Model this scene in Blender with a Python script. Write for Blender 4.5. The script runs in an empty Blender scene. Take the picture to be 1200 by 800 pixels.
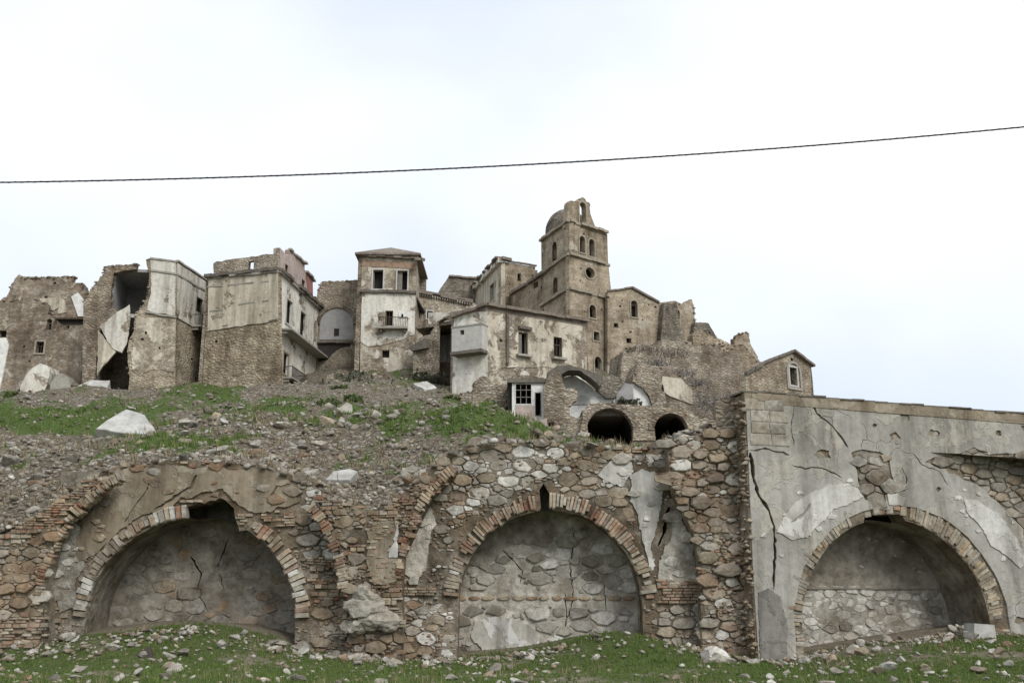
import bpy, math, random
import numpy as np
from mathutils import Vector, Matrix, noise as mnoise
from mathutils.geometry import tessellate_polygon, delaunay_2d_cdt
# ------------------------------------------------------------------ camera, sky, sun, exposure
SC = bpy.context.scene
COL = SC.collection
FPX, PITCH, CZ = 1178.0, math.radians(14.0), 1.6      # focal length in px of a 1200 px wide picture
cam_d = bpy.data.cameras.new('camera'); cam = bpy.data.objects.new('camera', cam_d); COL.objects.link(cam)
cam_d.sensor_width = 36; cam_d.lens = 36 * FPX / 1200; cam_d.clip_end = 3000
cam.location = (0, 0, CZ); cam.rotation_euler = (math.pi / 2 + PITCH, 0, 0)
SC.camera = cam
SUN_EL, SUN_AZ = math.radians(38), math.radians(148)   # azimuth measured from +Y clockwise: behind the camera, a little right
W = bpy.data.worlds.new('World'); SC.world = W; W.use_nodes = True
nt = W.node_tree; nt.nodes.clear()
out = nt.nodes.new('ShaderNodeOutputWorld')
sky = nt.nodes.new('ShaderNodeTexSky'); sky.sky_type = 'NISHITA'; sky.sun_disc = False
sky.sun_elevation = SUN_EL; sky.sun_rotation = SUN_AZ
bg1 = nt.nodes.new('ShaderNodeBackground'); bg1.inputs[1].default_value = 0.1
nt.links.new(sky.outputs[0], bg1.inputs[0])
tc = nt.nodes.new('ShaderNodeTexCoord')
mp = nt.nodes.new('ShaderNodeMapping'); mp.inputs['Scale'].default_value = (1, 1, 1.6); mp.inputs['Location'].default_value = (7.3, 1.1, 2.2)
nz = nt.nodes.new('ShaderNodeTexNoise'); nz.inputs['Scale'].default_value = 1.5; nz.inputs['Detail'].default_value = 4; nz.inputs['Roughness'].default_value = .45
cr = nt.nodes.new('ShaderNodeValToRGB')
cr.color_ramp.elements[0].position = .42; cr.color_ramp.elements[0].color = (.57, .625, .70, 1)
cr.color_ramp.elements[1].position = .64; cr.color_ramp.elements[1].color = (.80, .815, .815, 1)
bg2 = nt.nodes.new('ShaderNodeBackground'); bg2.inputs[1].default_value = 1.0
mx = nt.nodes.new('ShaderNodeMixShader'); mx.inputs[0].default_value = .93
L = nt.links.new
L(tc.outputs['Generated'], mp.inputs[0]); L(mp.outputs[0], nz.inputs['Vector']); L(nz.outputs['Fac'], cr.inputs[0])
L(cr.outputs[0], bg2.inputs[0]); L(bg1.outputs[0], mx.inputs[1]); L(bg2.outputs[0], mx.inputs[2]); L(mx.outputs[0], out.inputs[0])
sun_d = bpy.data.lights.new('sun', 'SUN'); sun_d.energy = 1.5; sun_d.angle = math.radians(22); sun_d.color = (1, .98, .945)
sun = bpy.data.objects.new('sun', sun_d); COL.objects.link(sun)
sdir = Vector((math.sin(SUN_AZ) * math.cos(SUN_EL), math.cos(SUN_AZ) * math.cos(SUN_EL), math.sin(SUN_EL)))
sun.rotation_euler = sdir.to_track_quat('Z', 'Y').to_euler()
VS = SC.view_settings
VS.view_transform = 'Standard'; VS.look = 'None'; VS.gamma = 1; VS.exposure = 0.55; VS.use_curve_mapping = False
SC.render.resolution_x, SC.render.resolution_y = 1024, 682
SC.cycles.max_bounces = 6; SC.cycles.diffuse_bounces = 4
random.seed(7); RNG = np.random.default_rng(7)
# ------------------------------------------------------------------ measuring helpers
cp, sp = math.cos(PITCH), math.sin(PITCH)
def ray(px, py):
    x, y = (px - 600) / FPX, (400 - py) / FPX
    return x, cp - y * sp, sp + y * cp
def at(px, py, Y):
    x, y, z = ray(px, py); t = Y / y
    return Vector((x * t, Y, CZ + z * t))
def same_z(px, py, z):                    # where the sight line reaches height z
    x, y, zz = ray(px, py); t = (z - CZ) / zz
    return Vector((x * t, y * t, z))
def project(p):
    dx, dy, dz = p[0], p[1], p[2] - CZ
    f = dy * cp + dz * sp; u = -dy * sp + dz * cp
    return 600 + FPX * dx / f, 400 - FPX * u / f
class Plane:                              # a vertical plane through two plan points; (u, z) on it, d outwards
    def __init__(s, A, B):
        s.A = Vector((A[0], A[1], 0)); s.B = Vector((B[0], B[1], 0))
        s.U = (s.B - s.A).normalized(); s.len = (s.B - s.A).length
        s.N = Vector((s.U.y, -s.U.x, 0))
        if s.N.dot(-s.A) < 0: s.N = -s.N
    def uz(s, px, py):
        x, y, z = ray(px, py)
        t = s.N.dot(s.A) / (s.N.x * x + s.N.y * y)
        p = Vector((x * t, y * t, CZ + z * t))
        return ((p - s.A).dot(s.U), p.z)
    disp = None
    def P(s, u, z, d=0.0):
        if s.disp and d > -.3: d += s.disp(u, z)
        return s.A + s.U * u + Vector((0, 0, z)) + s.N * d
    def poly(s, pts): return [s.uz(*p) for p in pts]
def plane_px(a, b): return Plane(at(*a), at(*b))
def rough(pts, amp=1.0, step=4.0, rnd=random):      # breaks a line into small uneven steps (units of the points)
    out = []
    for (x0, y0), (x1, y1) in zip(pts, pts[1:]):
        n = max(1, int(math.hypot(x1 - x0, y1 - y0) / step))
        for i in range(n):
            t = i / n
            out.append((x0 + (x1 - x0) * t + rnd.uniform(-amp, amp) * (i > 0), y0 + (y1 - y0) * t + rnd.uniform(-amp, amp)))
    out.append(pts[-1]); return out
def inside(p, poly):
    x, y = p; c = False; j = len(poly) - 1
    for i in range(len(poly)):
        xi, yi = poly[i]; xj, yj = poly[j]
        if (yi > y) != (yj > y) and x < (xj - xi) * (y - yi) / (yj - yi) + xi: c = not c
        j = i
    return c
def ribbon(pts, w0, w1=None, jit=.45, step=4):               # a crack: a thin closed outline along a line
    if step: pts = rough(pts, step * .22, step)
    a, b = [], []; n = len(pts)
    for i, (x, y) in enumerate(pts):
        x0, y0 = pts[max(0, i - 1)]; x1, y1 = pts[min(n - 1, i + 1)]
        dx, dy = x1 - x0, y1 - y0; l = math.hypot(dx, dy) or 1
        w = (w0 if w1 is None else w0 + (w1 - w0) * i / (n - 1)) * random.uniform(1 - jit, 1 + jit) / 2
        if i in (0, n - 1): w *= .3
        a.append((x - dy / l * w, y + dx / l * w)); b.append((x + dy / l * w, y - dx / l * w))
    return a + b[::-1]
# ------------------------------------------------------------------ mesh helpers
class MB:
    def __init__(s): s.v = []; s.f = []
    def add(s, v, f):
        o = len(s.v); s.v += [tuple(p) for p in v]; s.f += [tuple(i + o for i in q) for q in f]; return s
    def box(s, pl, u0, u1, z0, z1, d0, d1, tw=0):
        v = [pl.P(u, z, d) for d in (d0, d1) for u, z in ((u0, z0), (u1, z0), (u1, z1), (u0, z1))]
        return s.add(v, [(0, 3, 2, 1), (4, 5, 6, 7), (0, 1, 5, 4), (1, 2, 6, 5), (2, 3, 7, 6), (3, 0, 4, 7)])
    def prism(s, pl, outline, holes, d0, d1):       # d0 outer face, d1 inner face
        loops = [outline] + list(holes)
        if pl.disp: return s.relief(pl, loops, d0, d1)
        vl = [[Vector((x, y, 0)) for x, y in lp] for lp in loops]
        tris = tessellate_polygon(vl)
        flat = [p for lp in loops for p in lp]; n = len(flat)
        v = [pl.P(u, z, d0) for u, z in flat] + [pl.P(u, z, d1) for u, z in flat]
        f = []
        for a, b, c in tris:
            (ax, ay), (bx, by), (cx, cy) = flat[a], flat[b], flat[c]
            if (bx - ax) * (cy - ay) - (cx - ax) * (by - ay) < 0: b, c = c, b
            f += [(a, b, c), (n + a, n + c, n + b)]
        o = 0
        for k, lp in enumerate(loops):
            m = len(lp)
            ar = sum(lp[i][0] * lp[(i + 1) % m][1] - lp[(i + 1) % m][0] * lp[i][1] for i in range(m))
            flip = (ar < 0) != (k > 0)
            for i in range(m):
                a, b = o + i, o + (i + 1) % m
                f.append((a, n + a, n + b, b) if not flip else (b, n + b, n + a, a))
            o += m
        # keep normals outwards whichever way the plane runs
        if pl.U.cross(Vector((0, 0, 1))).dot(pl.N) < 0: f = [q[::-1] for q in f]
        return s.add(v, f)
    def relief(s, pl, loops, d0, d1, step=.22):       # the same, its outer face following the uneven surface
        us = [q[0] for q in loops[0]]; zs = [q[1] for q in loops[0]]; vs = [Vector(q) for lp in loops for q in lp]; ed = []; o = 0
        for lp in loops: ed += [(o + i, o + (i + 1) % len(lp)) for i in range(len(lp))]; o += len(lp)
        nx, nz = int((max(us) - min(us)) / step), int((max(zs) - max(min(zs), -.4)) / step)
        for i in range(nx + 1):
            for j in range(nz + 1):
                q = (min(us) + (i + random.uniform(.2, .8)) * step, max(min(zs), -.4) + (j + random.uniform(.2, .8)) * step)
                if inside(q, loops[0]) and not any(inside(q, h) for h in loops[1:]): vs.append(Vector(q))
        V, E, Fc = delaunay_2d_cdt(vs, ed, [], 0, 1e-4)[:3]
        n = len(V); v = [pl.P(q.x, q.y, d0) for q in V] + [pl.P(q.x, q.y, min(d1, -.31) if d1 < -.3 else d1) for q in V]; cnt = {}; f = []
        flip = pl.U.cross(Vector((0, 0, 1))).dot(pl.N) < 0
        for t in Fc:
            t = list(t)
            c = sum((V[i] for i in t), Vector((0, 0))) / len(t)
            if not inside((c.x, c.y), loops[0]) or any(inside((c.x, c.y), h) for h in loops[1:]): continue
            ar = sum(V[t[i]].x * V[t[(i + 1) % len(t)]].y - V[t[(i + 1) % len(t)]].x * V[t[i]].y for i in range(len(t)))
            if (ar < 0) != flip: t = t[::-1]
            f += [tuple(t), tuple(n + i for i in t[::-1])]
            for i in range(len(t)):
                a, b = t[i], t[(i + 1) % len(t)]; cnt.setdefault((min(a, b), max(a, b)), []).append((a, b))
        for k, l in cnt.items():
            if len(l) == 1: a, b = l[0]; f.append((b, a, n + a, n + b))
        return s.add(v, f)
    def tube(s, pts, r, n=6):
        base = len(s.v)
        for i, p in enumerate(pts):
            p = Vector(p); t = (Vector(pts[min(i + 1, len(pts) - 1)]) - Vector(pts[max(i - 1, 0)])).normalized()
            a = t.cross(Vector((0, 0, 1)));
            if a.length < .01: a = Vector((1, 0, 0))
            a.normalize(); b = t.cross(a); rr = r[i] if isinstance(r, (list, tuple)) else r
            for k in range(n):
                th = 2 * math.pi * k / n; s.v.append(tuple(p + a * math.cos(th) * rr + b * math.sin(th) * rr))
        for i in range(len(pts) - 1):
            for k in range(n):
                q = base + i * n; s.f.append((q + k, q + (k + 1) % n, q + n + (k + 1) % n, q + n + k))
        s.f.append(tuple(base + k for k in range(n))[::-1]); s.f.append(tuple(base + (len(pts) - 1) * n + k for k in range(n)))
        return s
    def build(s, name, mat, parent=None, smooth=False):
        o = Vector(parent['_w']) if parent is not None else Vector((0, 0, 0))
        me = bpy.data.meshes.new(name)
        me.from_pydata([(x - o.x, y - o.y, z - o.z) for x, y, z in s.v], [], s.f)
        if smooth: me.polygons.foreach_set('use_smooth', [True] * len(me.polygons))
        me.materials.append(mat); me.update()
        ob = bpy.data.objects.new(name, me); COL.objects.link(ob)
        if parent is not None: ob.parent = parent; ob['_w'] = tuple(o)
        else: ob['_w'] = (0, 0, 0)
        return ob
def tag(o, label=None, cat=None, group=None, kind=None):
    if label: o['label'] = label
    if cat: o['category'] = cat
    if group: o['group'] = group
    if kind: o['kind'] = kind
    return o
def thing(name, label, cat, loc, group=None):
    o = bpy.data.objects.new(name, None); COL.objects.link(o); o.empty_display_size = .2
    o.location = loc; o['_w'] = tuple(loc); return tag(o, label, cat, group)
def rebase(o):                                       # move a lone mesh's origin to its base
    me = o.data; n = len(me.vertices); a = np.empty(n * 3); me.vertices.foreach_get('co', a); a = a.reshape(-1, 3)
    c = np.array([a[:, 0].mean(), a[:, 1].mean(), a[:, 2].min()]); me.vertices.foreach_set('co', (a - c).ravel()); me.update()
    o.location = c; o['_w'] = tuple(c); return o
# ------------------------------------------------------------------ materials
class NT:
    def __init__(s, name):
        s.m = bpy.data.materials.new(name); s.m.use_nodes = True; s.t = s.m.node_tree; s.t.nodes.clear()
        s.out = s.n('ShaderNodeOutputMaterial'); s.b = s.n('ShaderNodeBsdfPrincipled')
        s.b.inputs['Roughness'].default_value = .95; s.b.inputs['Specular IOR Level'].default_value = .15
        s.l(s.b.outputs[0], s.out.inputs[0]); s.pos = s.n('ShaderNodeNewGeometry').outputs['Position']
    def n(s, t): return s.t.nodes.new(t)
    def l(s, a, b): s.t.links.new(a, b)
    def map(s, sc, v=None, loc=(0, 0, 0)):
        m = s.n('ShaderNodeMapping'); m.inputs['Scale'].default_value = sc if isinstance(sc, tuple) else (sc, sc, sc)
        m.inputs['Location'].default_value = loc; s.l(v or s.pos, m.inputs[0]); return m.outputs[0]
    def noise(s, sc, det=4, ro=.6, v=None, dist=0, loc=(0, 0, 0)):
        k = s.n('ShaderNodeTexNoise'); k.inputs['Scale'].default_value = 1; k.inputs['Detail'].default_value = det
        k.inputs['Roughness'].default_value = ro; k.inputs['Distortion'].default_value = dist
        s.l(s.map(sc, v, loc), k.inputs['Vector']); return k.outputs['Fac']
    def voro(s, sc, feat='F1', v=None, out='Distance', rnd=1):
        k = s.n('ShaderNodeTexVoronoi'); k.feature = feat; k.inputs['Scale'].default_value = 1
        k.inputs['Randomness'].default_value = rnd
        s.l(s.map(sc, v), k.inputs['Vector']); return k.outputs[out]
    def ramp(s, fac, stops, interp='LINEAR'):
        k = s.n('ShaderNodeValToRGB'); e = k.color_ramp.elements; k.color_ramp.interpolation = interp
        while len(e) < len(stops): e.new(.5)
        for q, (p, c) in zip(e, stops):
            q.position = p; q.color = (*(c if isinstance(c, tuple) else (c, c, c)), 1)
        s.l(fac, k.inputs[0]); return k.outputs[0]
    def mix(s, a, b, fac, mode='MIX'):
        k = s.n('ShaderNodeMix'); k.data_type = 'RGBA'; k.blend_type = mode; k.clamp_factor = True
        for x, i in ((fac, 0), (a, 6), (b, 7)):
            if isinstance(x, (int, float)): k.inputs[i].default_value = x if i == 0 else (x, x, x, 1)
            elif isinstance(x, tuple): k.inputs[i].default_value = (*x, 1)
            else: s.l(x, k.inputs[i])
        return k.outputs[2]
    def math(s, op, a, b=0.0, c=None):
        k = s.n('ShaderNodeMath'); k.operation = op
        for i, x in enumerate((a, b, c)):
            if x is None: continue
            if isinstance(x, (int, float)): k.inputs[i].default_value = x
            else: s.l(x, k.inputs[i])
        return k.outputs[0]
    def bump(s, h, dist=.03, st=.6, prev=None):
        k = s.n('ShaderNodeBump'); k.inputs['Strength'].default_value = st; k.inputs['Distance'].default_value = dist
        s.l(h, k.inputs['Height'])
        if prev is not None: s.l(prev, k.inputs['Normal'])
        return k.outputs[0]
    def sepx(s, c):
        k = s.n('ShaderNodeSeparateColor'); s.l(c, k.inputs[0]); return k.outputs[0]
    def done(s, col, nrm=None):
        s.l(col, s.b.inputs['Base Color'])
        if nrm is not None: s.l(nrm, s.b.inputs['Normal'])
        return s.m
def spread(cols):
    n = len(cols); return [(i / n, c) for i, c in enumerate(cols)]
def warp(t, sc, amt):
    k = t.n('ShaderNodeTexNoise'); k.inputs['Scale'].default_value = sc; k.inputs['Detail'].default_value = 2
    t.l(t.pos, k.inputs['Vector'])
    a = t.n('ShaderNodeVectorMath'); a.operation = 'MULTIPLY_ADD'; a.inputs[1].default_value = (amt, amt, amt)
    t.l(k.outputs['Color'], a.inputs[0]); t.l(t.pos, a.inputs[2]); return a.outputs[0]
def masonry_nodes(t, cols, cell, mortar, flat=1.7, holes=True):
    v = warp(t, 1.2 / cell, cell * .5)
    sc = (1 / cell, 1 / cell, flat / cell)
    c = t.sepx(t.voro(sc, 'F1', v, 'Color')); e = t.voro(sc, 'DISTANCE_TO_EDGE', v)
    st = t.ramp(c, spread(cols), 'CONSTANT')
    ed = t.ramp(e, [(.0, 1.0), (.10, 0.0)])
    avg = tuple(sum(c[i] for c in cols) / len(cols) for i in range(3)); st = t.mix(st, avg, .35)
    col = t.mix(st, mortar, ed)
    lay = t.noise((.35, .35, 2.2), 3, .5)
    col = t.mix(col, t.ramp(lay, [(.3, (.62, .56, .5)), (.7, (1.15, 1.13, 1.1))]), .55, 'MULTIPLY')
    g = t.noise(.33, 5, .62)
    col = t.mix(col, t.ramp(g, [(.3, (.55, .5, .46)), (.5, (.97, .95, .93)), (.72, (1.32, 1.3, 1.26))]), .95, 'MULTIPLY')
    g3 = t.noise(1.1, 4, .6, loc=(3, 3, 8)); col = t.mix(col, t.ramp(g3, [(.34, (.6, .57, .53)), (.5, (1.0, 1.0, 1.0)), (.66, (1.18, 1.17, 1.15))]), .7, 'MULTIPLY')
    stk = t.noise((.9, .9, .14), 4, .6, loc=(7, 3, 1)); col = t.mix(col, t.ramp(stk, [(.36, (.5, .46, .42)), (.52, (1.0, 1.0, 1.0))]), .6, 'MULTIPLY')
    fine = t.noise(5 / cell * .35, 3, .7)
    col = t.mix(col, t.ramp(fine, [(.3, .5), (.65, 1.2)]), .55, 'MULTIPLY')
    h = t.math('ADD', t.math('MULTIPLY', t.math('MINIMUM', e, .3), 2.2), t.math('MULTIPLY', fine, .6))
    if holes:                                         # dark of putlog holes and missing stones, painted into the colour
        p = t.voro((.62, .62, .75), 'F1', None); ph = t.ramp(p, [(.085, 1.0), (.115, 0.0)])
        col = t.mix(col, (.02, .017, .014), ph)
    return col, h
def masonry(name, cols, cell=.34, mortar=(.27, .235, .19), **k):
    t = NT(name); col, h = masonry_nodes(t, cols, cell, mortar, **k)
    return t.done(col, t.bump(h, .12, .8))
def plaster(name, c1, c2, cols, thr=.5, cell=.34, mortar=(.27, .235, .19), soft=.02, sc=.45, streak=.6):
    t = NT(name); mc, mh = masonry_nodes(t, cols, cell, mortar)
    f = t.noise(3.5, 5, .65); g = t.noise(.5, 4, .6)
    pc = t.mix(c1, c2, t.ramp(g, [(.36, 0.0), (.62, 1.0)]))
    pc = t.mix(pc, t.ramp(f, [(.3, .62), (.6, 1.1)]), .6, 'MULTIPLY')
    stk = t.noise((1.4, 1.4, .12), 4, .6)
    pc = t.mix(pc, t.ramp(stk, [(.34, (.42, .39, .36)), (.56, (1.03, 1.02, 1.0))]), streak, 'MULTIPLY')
    m = t.noise(sc, 6, .66, dist=.4, loc=(5, 2, 9))
    k = t.ramp(m, [(thr - soft, 0.0), (thr + soft, 1.0)])
    col = t.mix(mc, pc, k)
    h = t.mix(t.math('MULTIPLY', mh, .6), t.math('ADD', t.math('MULTIPLY', f, .35), .9), k)
    return t.done(col, t.bump(h, .08, .7))
def plain(name, c, var=.5, sc=6, ro=.9, bump=.02):
    t = NT(name); n = t.noise(sc, 5, .65); n2 = t.noise(sc * .13, 3)
    col = t.mix(c, t.ramp(n, [(.3, .5), (.7, 1.25)]), var, 'MULTIPLY')
    col = t.mix(col, t.ramp(n2, [(.3, .7), (.7, 1.15)]), var, 'MULTIPLY')
    t.b.inputs['Roughness'].default_value = ro
    return t.done(col, t.bump(n, bump, .7))
def pieces_mat(name, cols, dust=(.3, .26, .2), dust_amt=.5, bump=.03, sc=9, lime=(.43, .40, .345), lime_amt=.55, rust=.0):
    t = NT(name)
    oi = t.n('ShaderNodeObjectInfo').outputs['Random']; g = t.n('ShaderNodeNewGeometry').outputs['Random Per Island']
    r = t.math('FRACT', t.math('ADD', t.math('MULTIPLY', oi, 7.31), t.math('MULTIPLY', g, 5.77)))
    r2 = t.math('FRACT', t.math('MULTIPLY', r, 13.7))
    col = t.ramp(r, spread(cols), 'CONSTANT')
    col = t.mix(col, t.ramp(r2, [(0, .72), (1, 1.22)]), .9, 'MULTIPLY')
    n = t.noise(sc, 5, .68); n2 = t.noise(sc * .3, 4, .6, loc=(4, 1, 7)); n3 = t.noise(sc * 3, 3, .7)
    col = t.mix(col, t.ramp(n, [(.28, .42), (.5, .9), (.7, 1.35)]), .85, 'MULTIPLY')
    col = t.mix(col, dust, t.math('MULTIPLY', t.ramp(n2, [(.48, 0.0), (.66, 1.0)]), dust_amt))
    lm = t.noise(.75, 5, .68, loc=(1, 5, 3)); col = t.mix(col, lime, t.math('MULTIPLY', t.ramp(lm, [(.50, 0.0), (.60, 1.0)]), t.math('MULTIPLY', t.ramp(n, [(.35, .3), (.6, 1.0)]), lime_amt)))
    if rust: rs = t.noise(.55, 4, .62, loc=(2, 9, 4)); col = t.mix(col, t.mix(col, (.31, .205, .13), .6), t.math('MULTIPLY', t.ramp(rs, [(.47, 0.0), (.58, 1.0)]), rust))
    dk = t.noise(1.7, 4, .6, loc=(8, 2, 6)); col = t.mix(col, t.ramp(dk, [(.36, (.55, .51, .46)), (.56, (1.04, 1.03, 1.0))]), .8, 'MULTIPLY')
    sp_ = t.ramp(n3, [(.60, 0.0), (.72, 1.0)])
    col = t.mix(col, (.42, .41, .37), t.math('MULTIPLY', sp_, .35))
    return t.done(col, t.bump(t.math('ADD', n, t.math('MULTIPLY', n3, .4)), bump, .8))
TAN = [(.42, .36, .27), (.36, .30, .215), (.48, .425, .34), (.31, .26, .19), (.39, .345, .275), (.45, .38, .275), (.26, .23, .19), (.46, .43, .375)]
DRK = [(.32, .265, .195), (.25, .20, .145), (.39, .335, .26), (.20, .17, .135), (.35, .285, .20), (.43, .385, .325), (.28, .195, .13), (.34, .315, .275)]
def grey(c, k): l = .3 * c[0] + .6 * c[1] + .1 * c[2]; return tuple(x + (l - x) * k for x in c)
TAN = [grey(c, .22) for c in TAN]; DRK = [grey(c, .2) for c in DRK]
M = {}
M['masonry'] = masonry('rubble_masonry', TAN, .32)
M['tower_stone'] = masonry('tower_masonry', [(.40, .345, .26), (.46, .40, .305), (.36, .31, .235), (.42, .36, .265), (.49, .435, .345)], .30, (.34, .295, .23), flat=2.2)
M['masonry_dark'] = masonry('brown_rubble_masonry', DRK, .36, (.2, .17, .13))
M['masonry_pale'] = masonry('pale_rubble_masonry', [(.44, .39, .31), (.38, .33, .26), (.50, .46, .38), (.33, .285, .22), (.42, .37, .28)], .33, (.34, .3, .24))
M['masonry_ochre'] = masonry('ochre_rubble_masonry', [(.40, .345, .26), (.35, .295, .215), (.46, .405, .32), (.30, .255, .19), (.39, .35, .285), (.43, .365, .265)], .44, (.33, .285, .22))
M['masonry_grey'] = masonry('grey_rubble_masonry', [(.28, .265, .235), (.22, .205, .18), (.34, .32, .285), (.18, .165, .145), (.3, .27, .22)], .4, (.16, .145, .12))
M['plaster_grey'] = plaster('grey_weathered_plaster', (.62, .595, .54), (.50, .47, .41), TAN, .40, streak=.75)
M['plaster_cream'] = plaster('cream_weathered_plaster', (.60, .55, .455), (.50, .445, .35), TAN, .41, streak=.7)
M['plaster_white'] = plaster('peeling_white_plaster', (.74, .715, .655), (.64, .60, .52), TAN, .42, streak=.5)
M['plaster_patchy'] = plaster('patchy_plaster_over_stone', (.62, .57, .48), (.50, .445, .35), TAN, .51, sc=.6)
M['plaster_dark'] = plaster('brown_rubble_with_plaster_scraps', (.50, .455, .38), (.40, .35, .275), DRK, .59, cell=.36, sc=.7)
M['plaster_tower'] = plaster('church_stone_with_lime_scraps', (.47, .425, .35), (.42, .37, .29), [(.40, .345, .26), (.46, .40, .305), (.36, .31, .235), (.49, .435, .345)], .60, cell=.3, sc=.5)
M['pink'] = plain('faded_pink_plaster', (.44, .36, .32), .6, 2)
M['red'] = plain('faded_red_plaster', (.36, .17, .145), .6, 2)
M['white'] = plain('old_whitewash', (.76, .745, .70), .55, 2.5)
M['grey_box'] = plain('grey_lime_render', (.50, .48, .44), .4, 2.5)
M['room'] = plain('bare_grey_room_plaster', (.36, .35, .34), .5, 1.5)
M['conc'] = plain('weathered_concrete', (.36, .335, .29), .6, 4)
M['wood'] = plain('old_dark_wood', (.10, .075, .055), .5, 8)
M['shutter'] = plain('grey_bleached_shutter', (.22, .20, .18), .5, 5)
M['iron'] = plain('rusty_iron', (.06, .045, .038), .4, 10, .7)
M['roof'] = plain('weathered_roof_tiles', (.24, .20, .165), .8, 3, .9, .08)
M['dark_stone'] = plain('lichen_dark_stone', (.17, .15, .125), .8, 3, .95, .06)
M['brick_far'] = plain('old_red_brickwork', (.33, .23, .165), .8, 3, .95, .04)
M['slab'] = plain('fallen_plaster_slab', (.50, .485, .45), .8, 2.5, .95, .05)
M['inside'] = plain('painted_interior_shade', (.04, .036, .032), .5, 3)  # near-black that stands in for indoor shade, painted into the colour
STONES = [(.30, .25, .18), (.33, .295, .245), (.25, .20, .14), (.36, .33, .28), (.32, .25, .17), (.27, .24, .2), (.36, .295, .21), (.21, .17, .125), (.33, .23, .155), (.40, .37, .315)]
STONES = [grey(c, .12) for c in STONES]
M['stone'] = pieces_mat('rubble_stones', STONES, rust=.5)
M['stone_brown'] = pieces_mat('earthy_stones', [(.27, .21, .145), (.31, .27, .215), (.21, .16, .11), (.25, .17, .11), (.36, .33, .29), (.29, .23, .16)], dust=(.24, .195, .14), rust=.5)
M['stone_pale'] = pieces_mat('limewashed_stones', [(.48, .46, .42), (.40, .375, .33), (.56, .54, .50), (.36, .33, .285), (.45, .415, .355), (.52, .50, .465)], dust=(.46, .43, .38), lime=(.64, .62, .575), lime_amt=.95)
M['stone_dim'] = pieces_mat('dusty_plastered_stones', [(.27, .245, .205), (.31, .285, .245), (.23, .205, .17), (.29, .27, .245)], dust=(.27, .245, .2), dust_amt=.7)
M['brick'] = pieces_mat('old_bricks', [(.33, .175, .115), (.28, .15, .10), (.36, .235, .16), (.31, .20, .14), (.24, .145, .105), (.36, .27, .19)], dust=(.31, .265, .2), dust_amt=.7)
M['brick_tan'] = pieces_mat('tan_bricks', [(.40, .335, .24), (.35, .285, .2), (.43, .37, .285), (.38, .29, .19), (.33, .23, .155)], dust=(.38, .33, .26), dust_amt=.6)
M['brick_white'] = pieces_mat('limed_bricks', [(.42, .38, .31), (.38, .32, .25), (.45, .42, .36), (.37, .27, .2)], dust=(.4, .37, .31), dust_amt=.6)
M['trim'] = plain('tan_stone_trim', (.36, .315, .245), .7, 4)
RK = {'rock_pale': [(.44, .42, .375), (.50, .48, .44), (.40, .375, .33), (.46, .43, .37)], 'rock_grey': [(.29, .275, .245), (.24, .225, .2), (.33, .31, .275), (.20, .185, .16)], 'rock_brown': [(.29, .24, .175), (.24, .19, .135), (.34, .285, .21), (.27, .185, .125), (.2, .165, .125)]}
for k_, v_ in RK.items(): M[k_] = pieces_mat(k_, v_, dust=(.25, .215, .165), sc=7, lime_amt=.2)
M['rubble'] = pieces_mat('hillside_rubble', [(.30, .27, .225), (.22, .19, .15), (.38, .36, .32), (.26, .215, .16), (.18, .155, .125), (.34, .30, .245), (.23, .21, .185), (.44, .42, .385)], dust=(.2, .17, .125), sc=7, lime_amt=.15)
M['rock'] = pieces_mat('loose_rocks', [(.40, .37, .315), (.33, .30, .25), (.47, .445, .395), (.28, .235, .18), (.37, .325, .26), (.52, .50, .455), (.30, .21, .15), (.36, .34, .305)], dust=(.30, .265, .2), sc=7)
M['mortar'] = pieces_mat('earth_mortar', [(.155, .13, .095), (.155, .13, .095)], dust=(.29, .25, .19), dust_amt=.6, bump=.09, sc=5, rust=.45)
M['mortar_pale'] = pieces_mat('lime_mortar', [(.48, .45, .395), (.48, .45, .395)], dust=(.28, .245, .19), dust_amt=.6, bump=.07, sc=6)
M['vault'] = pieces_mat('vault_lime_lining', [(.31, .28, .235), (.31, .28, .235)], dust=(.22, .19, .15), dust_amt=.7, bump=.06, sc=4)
M['vault_dim'] = pieces_mat('dark_vault_lining', [(.22, .198, .165), (.22, .198, .165)], dust=(.15, .13, .105), dust_amt=.7, bump=.06, sc=4)  # darker tone of lining, used in the broken vault
M['bark'] = plain('dry_twigs', (.14, .12, .10), .4, 9)
M['twig_grey'] = plain('grey_dry_brush', (.19, .175, .165), .5, 6)
M['leaf_dark'] = plain('dull_grey_green_leaves', (.10, .105, .07), .5, 6)
M['weed'] = plain('green_weeds', (.085, .115, .04), .5, 6)
M['straw'] = plain('dry_straw_grass', (.26, .215, .13), .5, 5)
M['cable'] = plain('black_cable_sheath', (.05, .04, .045), .3, 9, .6)
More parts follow.
